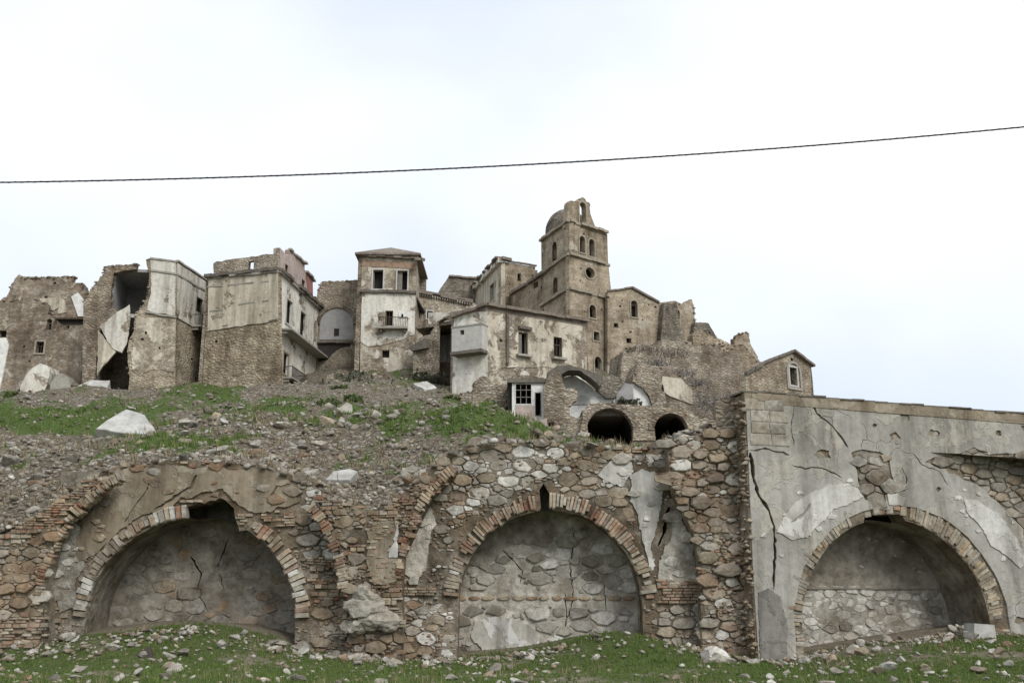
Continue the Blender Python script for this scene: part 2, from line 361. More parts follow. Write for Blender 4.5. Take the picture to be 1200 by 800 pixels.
def wall_render(name, c1, c2, c3):
    t = NT(name)
    f = t.noise(6, 6, .68); g = t.noise(.42, 5, .6); g2 = t.noise(1.1, 5, .65, loc=(3, 8, 1), dist=.6)
    pc = t.mix(c1, c2, t.ramp(g, [(.38, 0.0), (.6, 1.0)]))
    pc = t.mix(pc, c3, t.ramp(g2, [(.535, 0.0), (.555, .8)]))
    pc = t.mix(pc, t.ramp(f, [(.3, .68), (.62, 1.1)]), .65, 'MULTIPLY')
    stk = t.noise((1.6, 1.6, .18), 4, .6, loc=(2, 2, 2))
    pc = t.mix(pc, t.ramp(stk, [(.36, (.42, .395, .365)), (.55, (1.03, 1.02, 1.0))]), .7, 'MULTIPLY')
    vv = warp(t, 2.2, .5)
    e = t.voro((1.1, 1.1, .9), 'DISTANCE_TO_EDGE', vv); ck = t.ramp(e, [(.003, .8), (.009, 0.0)])
    msk = t.ramp(t.noise(.8, 3, .5, loc=(9, 9, 9)), [(.56, 0.0), (.62, 1.0)])
    ck = t.math('MULTIPLY', ck, msk)
    pc = t.mix(pc, (.10, .085, .07), ck)
    h = t.math('SUBTRACT', t.math('ADD', t.math('MULTIPLY', f, .4), t.math('MULTIPLY', t.ramp(g2, [(.535, 0.0), (.555, 1.0)]), .35)), t.math('MULTIPLY', ck, .5))
    return t.done(pc, t.bump(h, .05, .7))
M['render'] = wall_render('grey_beige_wall_render', (.40, .385, .35), (.30, .285, .25), (.41, .38, .325))
M['render_white'] = wall_render('white_lime_render', (.58, .565, .53), (.42, .395, .345), (.64, .63, .60))
M['render_dark'] = wall_render('damp_cement_render', (.21, .20, .18), (.26, .245, .22), (.18, .17, .155))
M['render_tan'] = wall_render('earthy_plaster', (.30, .25, .18), (.25, .205, .15), (.34, .295, .23))
def ground_mat(name, soil, soil2, green, green2, peb=False):
    t = NT(name); a = t.n('ShaderNodeAttribute'); a.attribute_name = 'grass'
    n = t.noise(1.3, 5, .65); n2 = t.noise(9, 4, .7); n3 = t.noise(3.2, 4, .6, loc=(6, 6, 1))
    s = t.mix(soil, soil2, t.ramp(n3, [(.38, 0.0), (.62, 1.0)]))
    gcol = t.mix(green, green2, t.ramp(n, [(.38, 0.0), (.64, 1.0)]))
    k = t.math('ADD', a.outputs['Fac'], t.math('MULTIPLY', t.math('SUBTRACT', n3, .5), .9))
    col = t.mix(s, gcol, t.ramp(k, [(.42, 0.0), (.58, 1.0)]))
    col = t.mix(col, t.ramp(n2, [(.3, .5), (.66, 1.25)]), .7, 'MULTIPLY')
    if peb:
        vv = warp(t, 3.0, .2); c = t.sepx(t.voro((5, 5, 5), 'F1', vv, 'Color')); e = t.voro((5, 5, 5), 'DISTANCE_TO_EDGE', vv)
        pc = t.ramp(c, spread([(.30, .27, .22), (.18, .15, .11), (.37, .345, .30), (.24, .20, .15), (.15, .125, .095), (.31, .26, .2), (.22, .19, .15)]), 'CONSTANT')
        pc = t.mix(pc, (.09, .075, .055), t.ramp(e, [(.02, 1.0), (.14, 0.0)])); pc = t.mix(pc, t.ramp(n2, [(.3, .6), (.66, 1.2)]), .6, 'MULTIPLY')
        col = t.mix(col, pc, t.math('MULTIPLY', t.ramp(k, [(.40, 1.0), (.56, 0.0)]), t.ramp(n, [(.36, .2), (.55, .95)])))
        n2 = t.math('ADD', n2, t.math('MULTIPLY', t.math('MINIMUM', e, .25), 3.0))
    return t.done(col, t.bump(n2, .05 if not peb else .1, .8))
M['ground'] = ground_mat('meadow_ground', (.16, .135, .095), (.22, .19, .145), (.062, .085, .026), (.085, .105, .036))
M['hill'] = ground_mat('rubbly_hillside', (.15, .122, .085), (.20, .17, .125), (.075, .115, .03), (.10, .135, .042), True)
def grass_mat(name, cols):
    t = NT(name); g = t.n('ShaderNodeNewGeometry').outputs['Random Per Island']
    n = t.noise(.9, 4, .6); r = t.math('ADD', t.math('MULTIPLY', g, .5), t.math('MULTIPLY', n, .5))
    col = t.ramp(r, [(i / (len(cols) - 1), c) for i, c in enumerate(cols)])
    tr = t.n('ShaderNodeBsdfTranslucent'); t.l(col, tr.inputs[0]); mxs = t.n('ShaderNodeMixShader'); mxs.inputs[0].default_value = .25
    t.l(t.b.outputs[0], mxs.inputs[1]); t.l(tr.outputs[0], mxs.inputs[2]); t.l(mxs.outputs[0], t.out.inputs[0])
    return t.done(col)
M['grass'] = grass_mat('meadow_grass', [(.065, .10, .025), (.10, .155, .038), (.13, .185, .05), (.165, .195, .065), (.24, .22, .11)])
# ------------------------------------------------------------------ terrain
class TPS:
    def __init__(s, pts, smooth=0.0):
        P = np.array(pts, float); s.xy = P[:, :2]; n = len(P)
        d = np.linalg.norm(s.xy[:, None] - s.xy[None], axis=2); K = s.k(d) + np.eye(n) * smooth
        A = np.zeros((n + 3, n + 3)); A[:n, :n] = K; A[:n, n] = 1; A[:n, n + 1:] = s.xy; A[n, :n] = 1; A[n + 1:, :n] = s.xy.T
        s.w = np.linalg.solve(A, np.concatenate([P[:, 2], [0, 0, 0]]))
    @staticmethod
    def k(r): return np.where(r > 0, r * r * np.log(np.maximum(r, 1e-9)), 0)
    def __call__(s, x, y):
        x = np.asarray(x, float).ravel(); y = np.asarray(y, float).ravel()
        r = np.hypot(x[:, None] - s.xy[None, :, 0], y[:, None] - s.xy[None, :, 1])
        return s.k(r) @ s.w[:-3] + s.w[-3] + s.w[-2] * x + s.w[-1] * y
WY = 27.5                                             # the plane of the vault infill walls
EDGE = [(-160, 640), (-60, 645), (0, 625), (50, 603), (100, 570), (130, 552), (200, 543), (300, 548), (350, 562), (395, 592), (440, 600), (466, 585), (500, 556), (540, 528), (600, 521), (700, 526), (745, 530), (785, 522), (830, 508), (872, 508), (960, 520), (1100, 530), (1250, 540), (1500, 560)]
def edge_y(px): return float(np.interp(px, [e[0] for e in EDGE], [e[1] for e in EDGE]))
hp = [at(x, y, WY + .15) for x, y in EDGE]
for Y, row in {
    31: [(-160, 560), (-50, 556), (50, 548), (130, 538), (250, 532), (330, 538), (400, 552), (470, 550), (540, 532), (620, 528), (700, 534), (780, 530), (860, 514), (1000, 525), (1250, 545)],
    36: [(-200, 530), (0, 526), (150, 521), (300, 520), (420, 526), (520, 524), (600, 526), (700, 536), (860, 524), (1100, 535)],
    46: [(-300, 505), (-50, 505), (120, 501), (300, 500), (450, 500), (560, 506), (640, 522), (760, 538), (880, 530), (1100, 530), (1400, 560)],
    62: [(-200, 486), (0, 482), (200, 478), (400, 477), (500, 482), (580, 490), (640, 508), (720, 540), (800, 540), (880, 520), (1000, 525), (1300, 560)],
    82: [(-300, 480), (-50, 468), (60, 464), (150, 459), (260, 456), (350, 464), (420, 448), (500, 452), (600, 474), (700, 496), (800, 500), (900, 505), (1100, 520), (1400, 570)],
    96: [(-300, 470), (0, 455), (200, 445), (380, 432), (450, 430), (520, 436), (600, 450), (700, 470), (800, 470), (900, 470), (1000, 500), (1300, 560)],
    125: [(-300, 480), (0, 465), (300, 440), (600, 415), (750, 430), (850, 460), (1000, 500), (1300, 560)]}.items():
    hp += [at(x, y, Y) for x, y in row]
hp += [Vector((x, y, z)) for x, y, z in ((-90, 60, 3), (-90, 120, 8), (-60, 170, 2), (0, 175, 8), (50, 170, -4), (95, 110, -8), (95, 60, -4), (70, 35, 0), (-60, 32, 0))]
HT = TPS([tuple(p) for p in hp], .4)
def fbm(x, y, s, o=4): return mnoise.fractal(Vector((x * s, y * s, 3.7)), .9, 2.1, o)
_h = random.Random(77); HEAPS = []
for _ in range(34):
    Y_ = _h.uniform(32, 80); X_ = _h.uniform(-.52, .0) * Y_
    if (-.48 < X_ / Y_ < -.31 and Y_ < 46) or (Y_ > 66 and X_ / Y_ < -.36): continue
    HEAPS.append((X_, Y_, _h.uniform(1.0, 2.6), _h.uniform(.3, .85)))
def heap(x, y):
    return sum(h * math.exp(-((x - a) / (r * 1.5)) ** 2 - ((y - b) / r) ** 2) for a, b, r, h in HEAPS if abs(x - a) < 8 and abs(y - b) < 6)
def hill_z(x, y):
    z = HT(x, y); x = np.ravel(x); y = np.ravel(y)
    for i in range(len(z)):
        a = min(1.0, max(0.0, (y[i] - WY) / 3))
        z[i] += a * (.34 * fbm(x[i], y[i], .55) + heap(x[i], y[i]) + .7 * fbm(x[i], y[i], .09) * min(1, (y[i] - WY) / 20))
    return z
BLOBS = [(60, 492, 95, 18, 1.0), (190, 518, 60, 12, 1.2), (250, 460, 40, 10, 1.1), (150, 478, 60, 10, .8), (-40, 485, 80, 25, .9), (420, 490, 90, 16, .62), (560, 492, 60, 18, .95), (330, 478, 60, 10, .45), (200, 575, 30, 6, .3), (440, 560, 30, 8, .5), (500, 440, 30, 14, .7)]
def grass_mask(x, y, z):
    px, py = project((x, y, z)); m = 0
    for bx, by, sx, sy, a in BLOBS:
        m = max(m, a * math.exp(-((px - bx) / sx) ** 2 - ((py - by) / sy) ** 2))
    if y < 31: m *= .5
    return max(0, min(1, (.3 if y > 31 else .1) + m * .8 + .32 * fbm(x, y, .3, 3) + .42 * fbm(x + 9, y * .6, 1.1, 3)))
def sheet(name, xs, ys, zf, mat, maskf, label=None):
    X, Y = np.meshgrid(xs, ys); Z = zf(X, Y); X = X.ravel(); Y = Y.ravel(); nx, ny = len(xs), len(ys)
    f = [(j * nx + i, j * nx + i + 1, (j + 1) * nx + i + 1, (j + 1) * nx + i) for j in range(ny - 1) for i in range(nx - 1)]
    me = bpy.data.meshes.new(name); me.from_pydata(np.stack([X, Y, Z], 1).tolist(), [], f)
    me.polygons.foreach_set('use_smooth', [True] * len(me.polygons))
    at_ = me.attributes.new('grass', 'FLOAT', 'POINT')
    at_.data.foreach_set('value', [maskf(*p) for p in zip(X, Y, Z)])
    me.materials.append(mat); o = bpy.data.objects.new(name, me); COL.objects.link(o); o['kind'] = 'structure'; o['_w'] = (0, 0, 0)
    return o
xs = np.concatenate([np.linspace(-130, -42, 24)[:-1], np.linspace(-42, 42, 190), np.linspace(42, 130, 24)[1:]])
ys = np.concatenate([WY + .12 + np.cumsum(np.linspace(.18, 1.15, 104)), np.linspace(100, 200, 30)]); ys = np.unique(ys)
hill = sheet('hillside', xs, ys, hill_z, M['hill'], grass_mask)
gp = []
for Y, row in {
    27.5: [(-300, 752), (0, 756), (60, 750), (110, 744), (170, 737), (240, 731), (320, 745), (350, 760), (420, 766), (480, 772), (560, 768), (640, 758), (720, 742), (780, 752), (830, 762), (880, 768), (940, 764)],
    28.4: [(1010, 752), (1080, 745), (1140, 735), (1200, 742), (1300, 740)],
    25.5: [(-300, 768), (0, 772), (120, 766), (230, 762), (340, 770), (440, 778), (560, 778), (680, 765), (760, 762), (850, 776), (960, 776), (1080, 762), (1200, 762), (1350, 760)],
    22: [(-200, 792), (0, 790), (300, 784), (600, 790), (900, 790), (1200, 780), (1400, 780)]}.items():
    gp += [at(x, y, Y) for x, y in row]
gp += [Vector(p) for p in ((-12, 17, .0), (0, 17, 0), (12, 17, .1), (-20, 8, 0), (20, 8, 0), (0, 8, 0), (0, -10, 0), (-60, 0, 0), (60, 0, 0), (-8.5, 31, .75), (1, 31, .3), (10, 32, .7), (-40, 28, .3), (40, 30, .5))]
GT = TPS([tuple(p) for p in gp], .2)
def ground_z(x, y):
    x = np.ravel(x); y = np.ravel(y); z = GT(np.clip(x, -60, 60), np.clip(y, -12, 31.5))
    d = np.maximum(np.abs(x) - 50, np.maximum(y - 32, -y - 10)); k = np.clip(d / 15, 0, 1)
    z = z * (1 - k) + (-.2) * k
    for i in range(len(z)):
        if abs(x[i]) < 40 and 8 < y[i] < 33: z[i] += .07 * fbm(x[i], y[i], .5)
    return z
def gmask(x, y, z):
    px, py = project((x, y, z)); m = .62 + .45 * fbm(x, y, .35, 3)
    if y > WY + .3: m -= .5
    m += .35 * math.exp(-((px - 720) / 70) ** 2 - ((py - 757) / 14) ** 2)
    return max(0, min(1, m))
gx = np.concatenate([[-1500, -600, -250, -120, -60], np.linspace(-30, 30, 160), [60, 120, 250, 600, 1500]])
gy = np.concatenate([[-1500, -500, -150, -50, -10], np.linspace(6, 33, 90), [45, 120, 400, 2500]])
sheet('meadow', gx, gy, ground_z, M['ground'], gmask)
# ------------------------------------------------------------------ masonry pieces
def unit_stone(seed, k=8, boxy=.5):
    r = random.Random(seed); v = []; f = []
    out_ = []
    for i in range(k):
        a = 2 * math.pi * (i + .5) / k + r.uniform(-.12, .12); c, s_ = math.cos(a), math.sin(a)
        m = max(abs(c), abs(s_)); rad = .5 * (boxy / m + (1 - boxy)) * r.uniform(.9, 1.06); out_.append((c * rad, s_ * rad))
    for (sc, d) in ((1, -.5), (1, .1 + r.uniform(-.05, .05)), (.78, .42)):
        for x, z in out_: v.append((x * sc, d + r.uniform(-.06, .06) * (d > 0), z * sc))
    v.append((r.uniform(-.1, .1), .5, r.uniform(-.1, .1)))
    for j in range(2):
        for i in range(k): f.append((j * k + i, (j + 1) * k + i, (j + 1) * k + (i + 1) % k, j * k + (i + 1) % k))
    for i in range(k): f.append((2 * k + i, 3 * k, 2 * k + (i + 1) % k))
    return v, f
def unit_brick(seed):
    r = random.Random(seed); j = lambda a: a + r.uniform(-.05, .05)
    v = [(j(x), -.5, j(z)) for x, z in ((-.5, -.5), (.5, -.5), (.5, .5), (-.5, .5))] + [(x, j(.35), z) for x, z in ((-.5, -.5), (.5, -.5), (.5, .5), (-.5, .5))] + [(j(x), j(.47), j(z)) for x, z in ((-.44, -.4), (.44, -.4), (.44, .4), (-.44, .4))]
    f = [(4, 5, 9, 8), (5, 6, 10, 9), (6, 7, 11, 10), (7, 4, 8, 11), (8, 9, 10, 11), (0, 1, 5, 4), (1, 2, 6, 5), (2, 3, 7, 6), (3, 0, 4, 7)]
    return v, f
def unit_rock(seed, sub=1):
    import bmesh
    r = random.Random(seed); bm = bmesh.new(); bmesh.ops.create_icosphere(bm, subdivisions=sub, radius=.5)
    off = Vector((r.uniform(0, 50), r.uniform(0, 50), 0))
    cuts = [(Vector((r.uniform(-1, 1), r.uniform(-1, 1), r.uniform(-1, 1))).normalized(), r.uniform(.2, .36)) for _ in range(10)]
    for v in bm.verts:
        v.co *= 1 + .22 * mnoise.noise(v.co * 2.2 + off)
        for n_, d in cuts:
            e = v.co.dot(n_) - d
            if e > 0: v.co -= n_ * e * .97
    vv = [tuple(v.co) for v in bm.verts]; ff = [tuple(x.index for x in q.verts) for q in bm.faces]; bm.free(); return vv, ff
UNITS = {'stone': [unit_stone(i, 8, random.Random(i).uniform(.45, .8)) for i in range(12)],
         'cobble': [unit_stone(50 + i, 9, .25) for i in range(10)],
         'brick': [unit_brick(90 + i) for i in range(8)],
         'rock': [unit_rock(200 + i, 2) for i in range(10)], 'chip': [unit_rock(300 + i, 1) for i in range(10)]}
MESHES = {}
def unit_mesh(kind, i, mat):
    k = (kind, i, mat)
    if k not in MESHES:
        me = bpy.data.meshes.new('stone' if kind == 'cell' else kind); v, f = UNITS[kind][i]; me.from_pydata(v, [], f); me.materials.append(M[mat])
        if kind in ('cobble',): me.polygons.foreach_set('use_smooth', [True] * len(f))
        me.update(); MESHES[k] = me
    return MESHES[k]
def join_units(name, items, mat, parent=None, smooth=False):     # items: (kind, i, matrix)
    V = []; Fl = []; Ln = []; o = 0
    for kind, i, mtx in items:
        v, f = UNITS[kind][i]; a = np.array(v); m = np.array(mtx)
        V.append(a @ m[:3, :3].T + m[:3, 3])
        for q in f: Fl.extend(x + o for x in q); Ln.append(len(q))
        o += len(v)
    V = np.concatenate(V)
    if parent is not None: V = V - np.array(parent['_w'])
    me = bpy.data.meshes.new(name); me.vertices.add(len(V)); me.vertices.foreach_set('co', V.ravel())
    me.loops.add(len(Fl)); me.loops.foreach_set('vertex_index', Fl)
    me.polygons.add(len(Ln)); st = np.concatenate([[0], np.cumsum(Ln)[:-1]]); me.polygons.foreach_set('loop_start', st.astype(np.int32))
    me.update(calc_edges=True); me.validate()
    if smooth: me.polygons.foreach_set('use_smooth', [True] * len(Ln))
    me.materials.append(M[mat]); ob = bpy.data.objects.new(name, me); COL.objects.link(ob); ob['kind'] = 'stuff'
    ob['_w'] = (0, 0, 0)
    if parent is not None: ob.parent = parent; ob['_w'] = parent['_w']
    return ob
class Pieces:
    def __init__(s): s.it = []
    def put(s, kind, mat, pl, u, z, w, h, d, d0=0, rot=0, tilt=0):
        x = pl.U; zz = Vector((0, 0, 1)); n = pl.N
        c, s_ = math.cos(rot), math.sin(rot); a = x * c + zz * s_; b = zz * c - x * s_
        if a.cross(n).dot(b) < 0: pass
        p = pl.P(u, z, d0); nn = (n + a * tilt).normalized()
        m = Matrix(((a.x * w, nn.x * d, b.x * h, p.x), (a.y * w, nn.y * d, b.y * h, p.y), (a.z * w, nn.z * d, b.z * h, p.z), (0, 0, 0, 1)))
        s.it.append((kind, random.randrange(len(UNITS[kind])), mat, m, w * h))
    def finish(s, parent, limit=290, names={'stone': 'stone', 'cobble': 'stone', 'brick': 'brick', 'cell': 'stone'}):
        s.it.sort(key=lambda q: -q[4]); cnt = {}; rest = {}
        w = Vector(parent['_w'])
        for kind, i, mat, m, a in s.it:
            nm = names.get(kind, kind)
            if kind != 'chip' and cnt.get(nm, 0) < limit:
                cnt[nm] = cnt.get(nm, 0) + 1
                o = bpy.data.objects.new(nm, unit_mesh(kind, i, mat)); COL.objects.link(o); o.parent = parent
                o.matrix_local = Matrix.Translation(-w) @ m
            else: rest.setdefault((nm, mat), []).append((kind, i, m))
        for (nm, mat), items in rest.items(): join_units('rubble_chips' if nm == 'chip' else 'small_%ss' % nm, items, mat, parent)
def cell_stone(poly, depth, rnd):
    cx = sum(p[0] for p in poly) / len(poly); cz = sum(p[1] for p in poly) / len(poly)
    pts = [(x - cx, z - cz) for x, z in poly]
    if len(pts) <= 6:
        q = []
        for i, (x, z) in enumerate(pts):
            x0, z0 = pts[i - 1]; x1, z1 = pts[(i + 1) % len(pts)]
            if len(pts) <= 5 or rnd.random() < .5:
                t = rnd.uniform(.05, .18); q += [(x + (x0 - x) * t, z + (z0 - z) * t), (x + (x1 - x) * t, z + (z1 - z) * t)]
            else: q.append((x, z))
        pts = q
    n = len(pts); v = []; ins = rnd.uniform(.8, .93); tx, tz = rnd.uniform(-.14, .14), rnd.uniform(-.2, .14)
    jit = lambda: rnd.uniform(.84, 1.06)
    e = [(x * k, z * k) for (x, z), k in ((p, jit()) for p in pts)]
    v += [(x, -.08, z) for x, z in e]; v += [(x, depth * rnd.uniform(.55, .85), z) for x, z in e]
    v += [(x * ins, depth * rnd.uniform(.85, 1.0) + x * tx + z * tz, z * ins) for x, z in e]; v.append((0, depth * 1.04, 0))
    f = []
    for j in range(2):
        for i in range(n): f.append((j * n + i, (j + 1) * n + i, (j + 1) * n + (i + 1) % n, j * n + (i + 1) % n))
    for i in range(n): f.append((2 * n + i, 3 * n, 2 * n + (i + 1) % n))
    ar = sum(pts[i][0] * pts[(i + 1) % n][1] - pts[(i + 1) % n][0] * pts[i][1] for i in range(n)) / 2
    if ar < 0: f = [q[::-1] for q in f]
    return (cx, cz), v, f, abs(ar)
UNITS['cell'] = []
def rubble(P, pl, poly, skip=(), r=(.03, .16), stretch=1.75, mats={'stone': 1}, pale=None, d=(.0, .06), gap=.007, keep=1.0, zone=None, seed=0, d0=0.0):
    """irregular fitted stones: a weighted Voronoi layout of uneven seeds"""
    rnd = random.Random(seed or random.randrange(10 ** 6)); us = [p[0] for p in poly]; zs = [p[1] for p in poly]
    u0, u1, z0, z1 = min(us), max(us), min(zs), max(zs); zlow = max(z0, -.35); area = (u1 - u0) * (z1 - zlow)
    S = np.zeros((0, 2)); Rr = np.zeros(0); tries = int(area * 520)
    for k in range(tries):
        t = k / tries; rr = max(r[0], r[1] * (1 - t) ** 3.2 * rnd.uniform(.55, 1.0) + r[0] * rnd.uniform(.9, 1.5))
        q = (rnd.uniform(u0 - .1, u1 + .1), rnd.uniform(zlow, z1 + .1))
        if len(S):
            dd = np.hypot((S[:, 0] - q[0]) / stretch, S[:, 1] - q[1])
            if (dd < (Rr + rr) * .86).any(): continue
        S = np.vstack([S, q]); Rr = np.append(Rr, rr)
    A = S / np.array([stretch, 1]); out_ = 0
    for i in range(len(S)):
        if not inside(tuple(S[i]), poly) or rnd.random() > keep: continue
        if zone and zone(*S[i]): continue
        if any(inside(tuple(S[i]), q) for q in skip): continue
        D = np.hypot(A[:, 0] - A[i, 0], A[:, 1] - A[i, 1]); nb = np.argsort(D)[1:22]; p = A[i]; R_ = Rr[i] * 1.75
        cell = [(p[0] + R_ * math.cos(a), p[1] + R_ * math.sin(a)) for a in [math.pi / 4 * (k + .5) for k in range(8)]]
        for j in nb:
            q = A[j]; n_ = q - p; L2 = float(n_ @ n_); L_ = math.sqrt(L2); c = (L2 + Rr[i] ** 2 - Rr[j] ** 2) / (2 * L_) - gap; nx, nz = n_ / L_
            new = []; m = len(cell)
            for k in range(m):
                a, b = cell[k], cell[(k + 1) % m]; da = (a[0] - p[0]) * nx + (a[1] - p[1]) * nz - c; db = (b[0] - p[0]) * nx + (b[1] - p[1]) * nz - c
                if da <= 0: new.append(a)
                if da * db < 0: t = da / (da - db); new.append((a[0] + (b[0] - a[0]) * t, a[1] + (b[1] - a[1]) * t))
            cell = new
            if len(cell) < 3: break
        if len(cell) < 3: continue
        pg = [(x * stretch, z) for x, z in cell]
        q = [pg[0]]
        for a in pg[1:]:
            if math.hypot(a[0] - q[-1][0], a[1] - q[-1][1]) > .02: q.append(a)
        pg = q
        if len(pg) < 4 or (max(a[0] for a in pg) - min(a[0] for a in pg)) < .06 or (max(a[1] for a in pg) - min(a[1] for a in pg)) < .045: continue
        if any(inside((a[0] * .85 + S[i][0] * .15, a[1] * .85 + S[i][1] * .15), q) for q in skip for a in pg): continue
        dep = rnd.uniform(*d) * (1 + .5 * (Rr[i] - r[0]) / (r[1] - r[0]))
        (cx, cz), v, f, ar = cell_stone(pg, dep, rnd)
        mm = mats
        if pale and mnoise.noise(Vector((cx * .55, cz * .55, 4.4))) > .08: mm = pale
        UNITS['cell'].append((v, f)); x = pl.U; n = pl.N; w = pl.P(cx, cz, d0)
        P.it.append(('cell', len(UNITS['cell']) - 1, pick(mm), Matrix(((x.x, n.x, 0, w.x), (x.y, n.y, 0, w.y), (0, 0, 1, w.z), (0, 0, 0, 1))), ar))
def brick_zone(thr, ph): return lambda u, z: mnoise.noise(Vector((u * .5, z * .9, ph))) > thr
def courses(P, pl, poly, skip, zone, bmats, d=(.04, .10)):
    us = [p[0] for p in poly]; zs = [p[1] for p in poly]; z = max(min(zs), -.35)
    while z < max(zs):
        hh = random.choice((.06, .065, .07, .08, .12)); u = min(us) - random.random() * .3
        while u < max(us):
            ww = random.uniform(.14, .32); a, b = u + ww / 2, z + hh / 2 + .05 * mnoise.noise(Vector((u * .6, z * .4, 2))); u += ww
            if not zone(a, b) or not inside((a, b), poly) or random.random() < .2: continue
            if any(inside((a + i * ww * .45, b + j * hh * .4), q) for q in skip for i in (-1, 0, 1) for j in (-1, 1)): continue
            P.put('brick', pick(bmats), pl, a, b, ww - .014, hh - .012, random.uniform(*d) * 2, random.uniform(-.02, .02), random.uniform(-.06, .06), random.uniform(-.1, .1))
        z += hh
def fill(P, pl, poly, skip=(), thr=.2, ph=1.0, bmats={'brick': 3, 'brick_tan': 3, 'stone_brown': 1}, **k):
    zn = brick_zone(thr, ph)
    courses(P, pl, poly, skip, zn, bmats); rubble(P, pl, poly, skip, zone=zn, **k)
def chips(P, pl, poly, skip, n, mats, s=(.04, .13)):
    us = [p[0] for p in poly]; zs = [p[1] for p in poly]
    for _ in range(n):
        a, b = random.uniform(min(us), max(us)), random.uniform(max(min(zs), -.2), max(zs))
        if not inside((a, b), poly) or any(inside((a, b), q) for q in skip) or mnoise.noise(Vector((a * .9, b * .9, 6.6))) < -.12: continue
        w = random.uniform(*s) ** 1.0; P.put('chip', pick(mats), pl, a, b, w * random.uniform(.9, 1.7), w * random.uniform(.5, 1.0), w * random.uniform(.5, 1.1), random.uniform(-.01, .04), random.uniform(-.3, .3))
def pick(ws):
    ks = list(ws); return random.choices(ks, [ws[k] for k in ks])[0]
def lay(P, pl, poly, skip=(), h=(.14, .3), w=(.18, .5), d=(.10, .2), mats={'stone': 1}, brick=.15, bmats={'brick': 1}, cob=.3, gap=.03, d0=0.0, wave=.06, keep=1.0, rot=.05):
    us = [p[0] for p in poly]; zs = [p[1] for p in poly]; z = min(zs); ph = random.uniform(0, 9)
    big = []
    while z < max(zs):
        isb = random.random() < brick; hh = random.uniform(.065, .09) if isb else random.uniform(*h)
        u = min(us) - random.uniform(0, .3)
        while u < max(us):
            ww = random.uniform(.2, .3) if isb else random.uniform(*w)
            cu, cz = u + ww / 2, z + hh / 2 + wave * mnoise.noise(Vector((u * .7, z * .5, ph)))
            u += ww
            cells = [(cu, cz, ww, hh)]
            if not isb and hh > .2 and random.random() < .3:
                cells = [(cu, cz - hh * .25, ww, hh * .5), (cu, cz + hh * .25, ww, hh * .5)]
            for a, b, cw, ch in cells:
                if random.random() > keep: continue
                if not inside((a, b), poly) or any(inside((a + i * cw * .42, b + j * ch * .3), q) for q in skip for i in (-1, 0, 1) for j in (-1, 1)): continue
                if isb: P.put('brick', pick(bmats), pl, a, b, cw - .014, ch - .012, random.uniform(*d), d0 + random.uniform(-.02, .01), random.uniform(-.02, .02))
                else:
                    P.put('cobble' if random.random() < cob else 'stone', pick(mats), pl, a, b, (cw - gap) * random.uniform(.9, 1.1), (ch - gap * .8) * random.uniform(.88, 1.12), random.uniform(*d), d0, random.uniform(-rot, rot), random.uniform(-.06, .06))
        z += hh
def arc(c, r, a0, a1, n=24, jit=0):
    return [(c[0] + (r + random.uniform(-jit, jit)) * math.cos(math.radians(a0 + (a1 - a0) * i / n)), c[1] + (r + random.uniform(-jit, jit)) * math.sin(math.radians(a0 + (a1 - a0) * i / n))) for i in range(n + 1)]
def arch_geo(pl, xl, xr, ysp, ycrown):
    u0, u1 = pl.uz(xl, ysp)[0], pl.uz(xr, ysp)[0]; r = (u1 - u0) / 2; zc = pl.uz((xl + xr) / 2, ycrown)[1]
    return ((u0 + u1) / 2, zc - r), r
def arch_hole(c, r, zb, jit=.015, n=30):
    return arc(c, r, 180, 0, n, jit) + [(c[0] + r, zb), (c[0] - r, zb)]
def grow_(h): 
    cx = sum(q[0] for q in h) / len(h); cz = sum(q[1] for q in h) / len(h); return [(cx + (a - cx) * .9, cz + (b - cz) * .9) for a, b in h]
def ring(P, pl, c, r, t, a0, a1, bw, mats, d=(.16, .24), d0=0, kind='brick', jit=.02):
    n = max(1, int(abs(math.radians(a1 - a0)) * r / bw))
    for i in range(n):
        if random.random() < .035: continue
        a = math.radians(a0 + (a1 - a0) * (i + .5 + random.uniform(-.1, .1)) / n); rr = r + t / 2 + random.uniform(-jit, jit) * 1.5
        P.put(kind, pick(mats), pl, c[0] + rr * math.cos(a), c[1] + rr * math.sin(a), bw * (r + t / 2) / r * .93, t * random.choice((random.uniform(.85, 1.06), random.uniform(.85, 1.06), random.uniform(.45, .7))), random.uniform(*d), d0 + random.uniform(-.04, .02), a - math.pi / 2 + random.uniform(-.03, .03))
def barrel(root, pl, c, r, d0, d1, mat, gap=None, zb=-.8, name='vault'):
    n = 30; prof = [(c[0] - r, zb)] + arc(c, r, 180, 0, n) + [(c[0] + r, zb)]; js = 9
    b = MB(); k = len(prof); v = []
    for j in range(js):
        d = d0 + (d1 - d0) * j / (js - 1)
        for i, (u, z) in enumerate(prof):
            e = .035 * mnoise.noise(Vector((u * 1.3, z * 1.3, d * 1.1))) if 0 < j < js - 1 else 0
            v.append(pl.P(u + (c[0] - u) * e / r, z + (c[1] - z) * e / r, d))
    f = []
    for j in range(js - 1):
        for i in range(k - 1):
            if gap and j < gap[2] and gap[0] < 180 - 180 * (i - .5) / n < gap[1]: continue
            f.append((j * k + i, j * k + i + 1, (j + 1) * k + i + 1, (j + 1) * k + i))
    return b.add(v, f).build(name, mat, root, True)
ZB = -1.0
def body(root, pl, top_px, xl, xr, holes, mat, d0=0, d1=-.6, name='wall'):
    top = [pl.uz(*p) for p in top_px]
    ol = top + [(top[-1][0], ZB), (top[0][0], ZB)]
    MB().prism(pl, ol, holes, d0, d1).build(name, mat, root)
    return ol
PW = Plane((-40, WY), (40, WY)); PF = Plane((-40, WY - .7), (40, WY - .7)); VD = 1.7; PB = Plane((-40, WY + VD), (40, WY + VD))
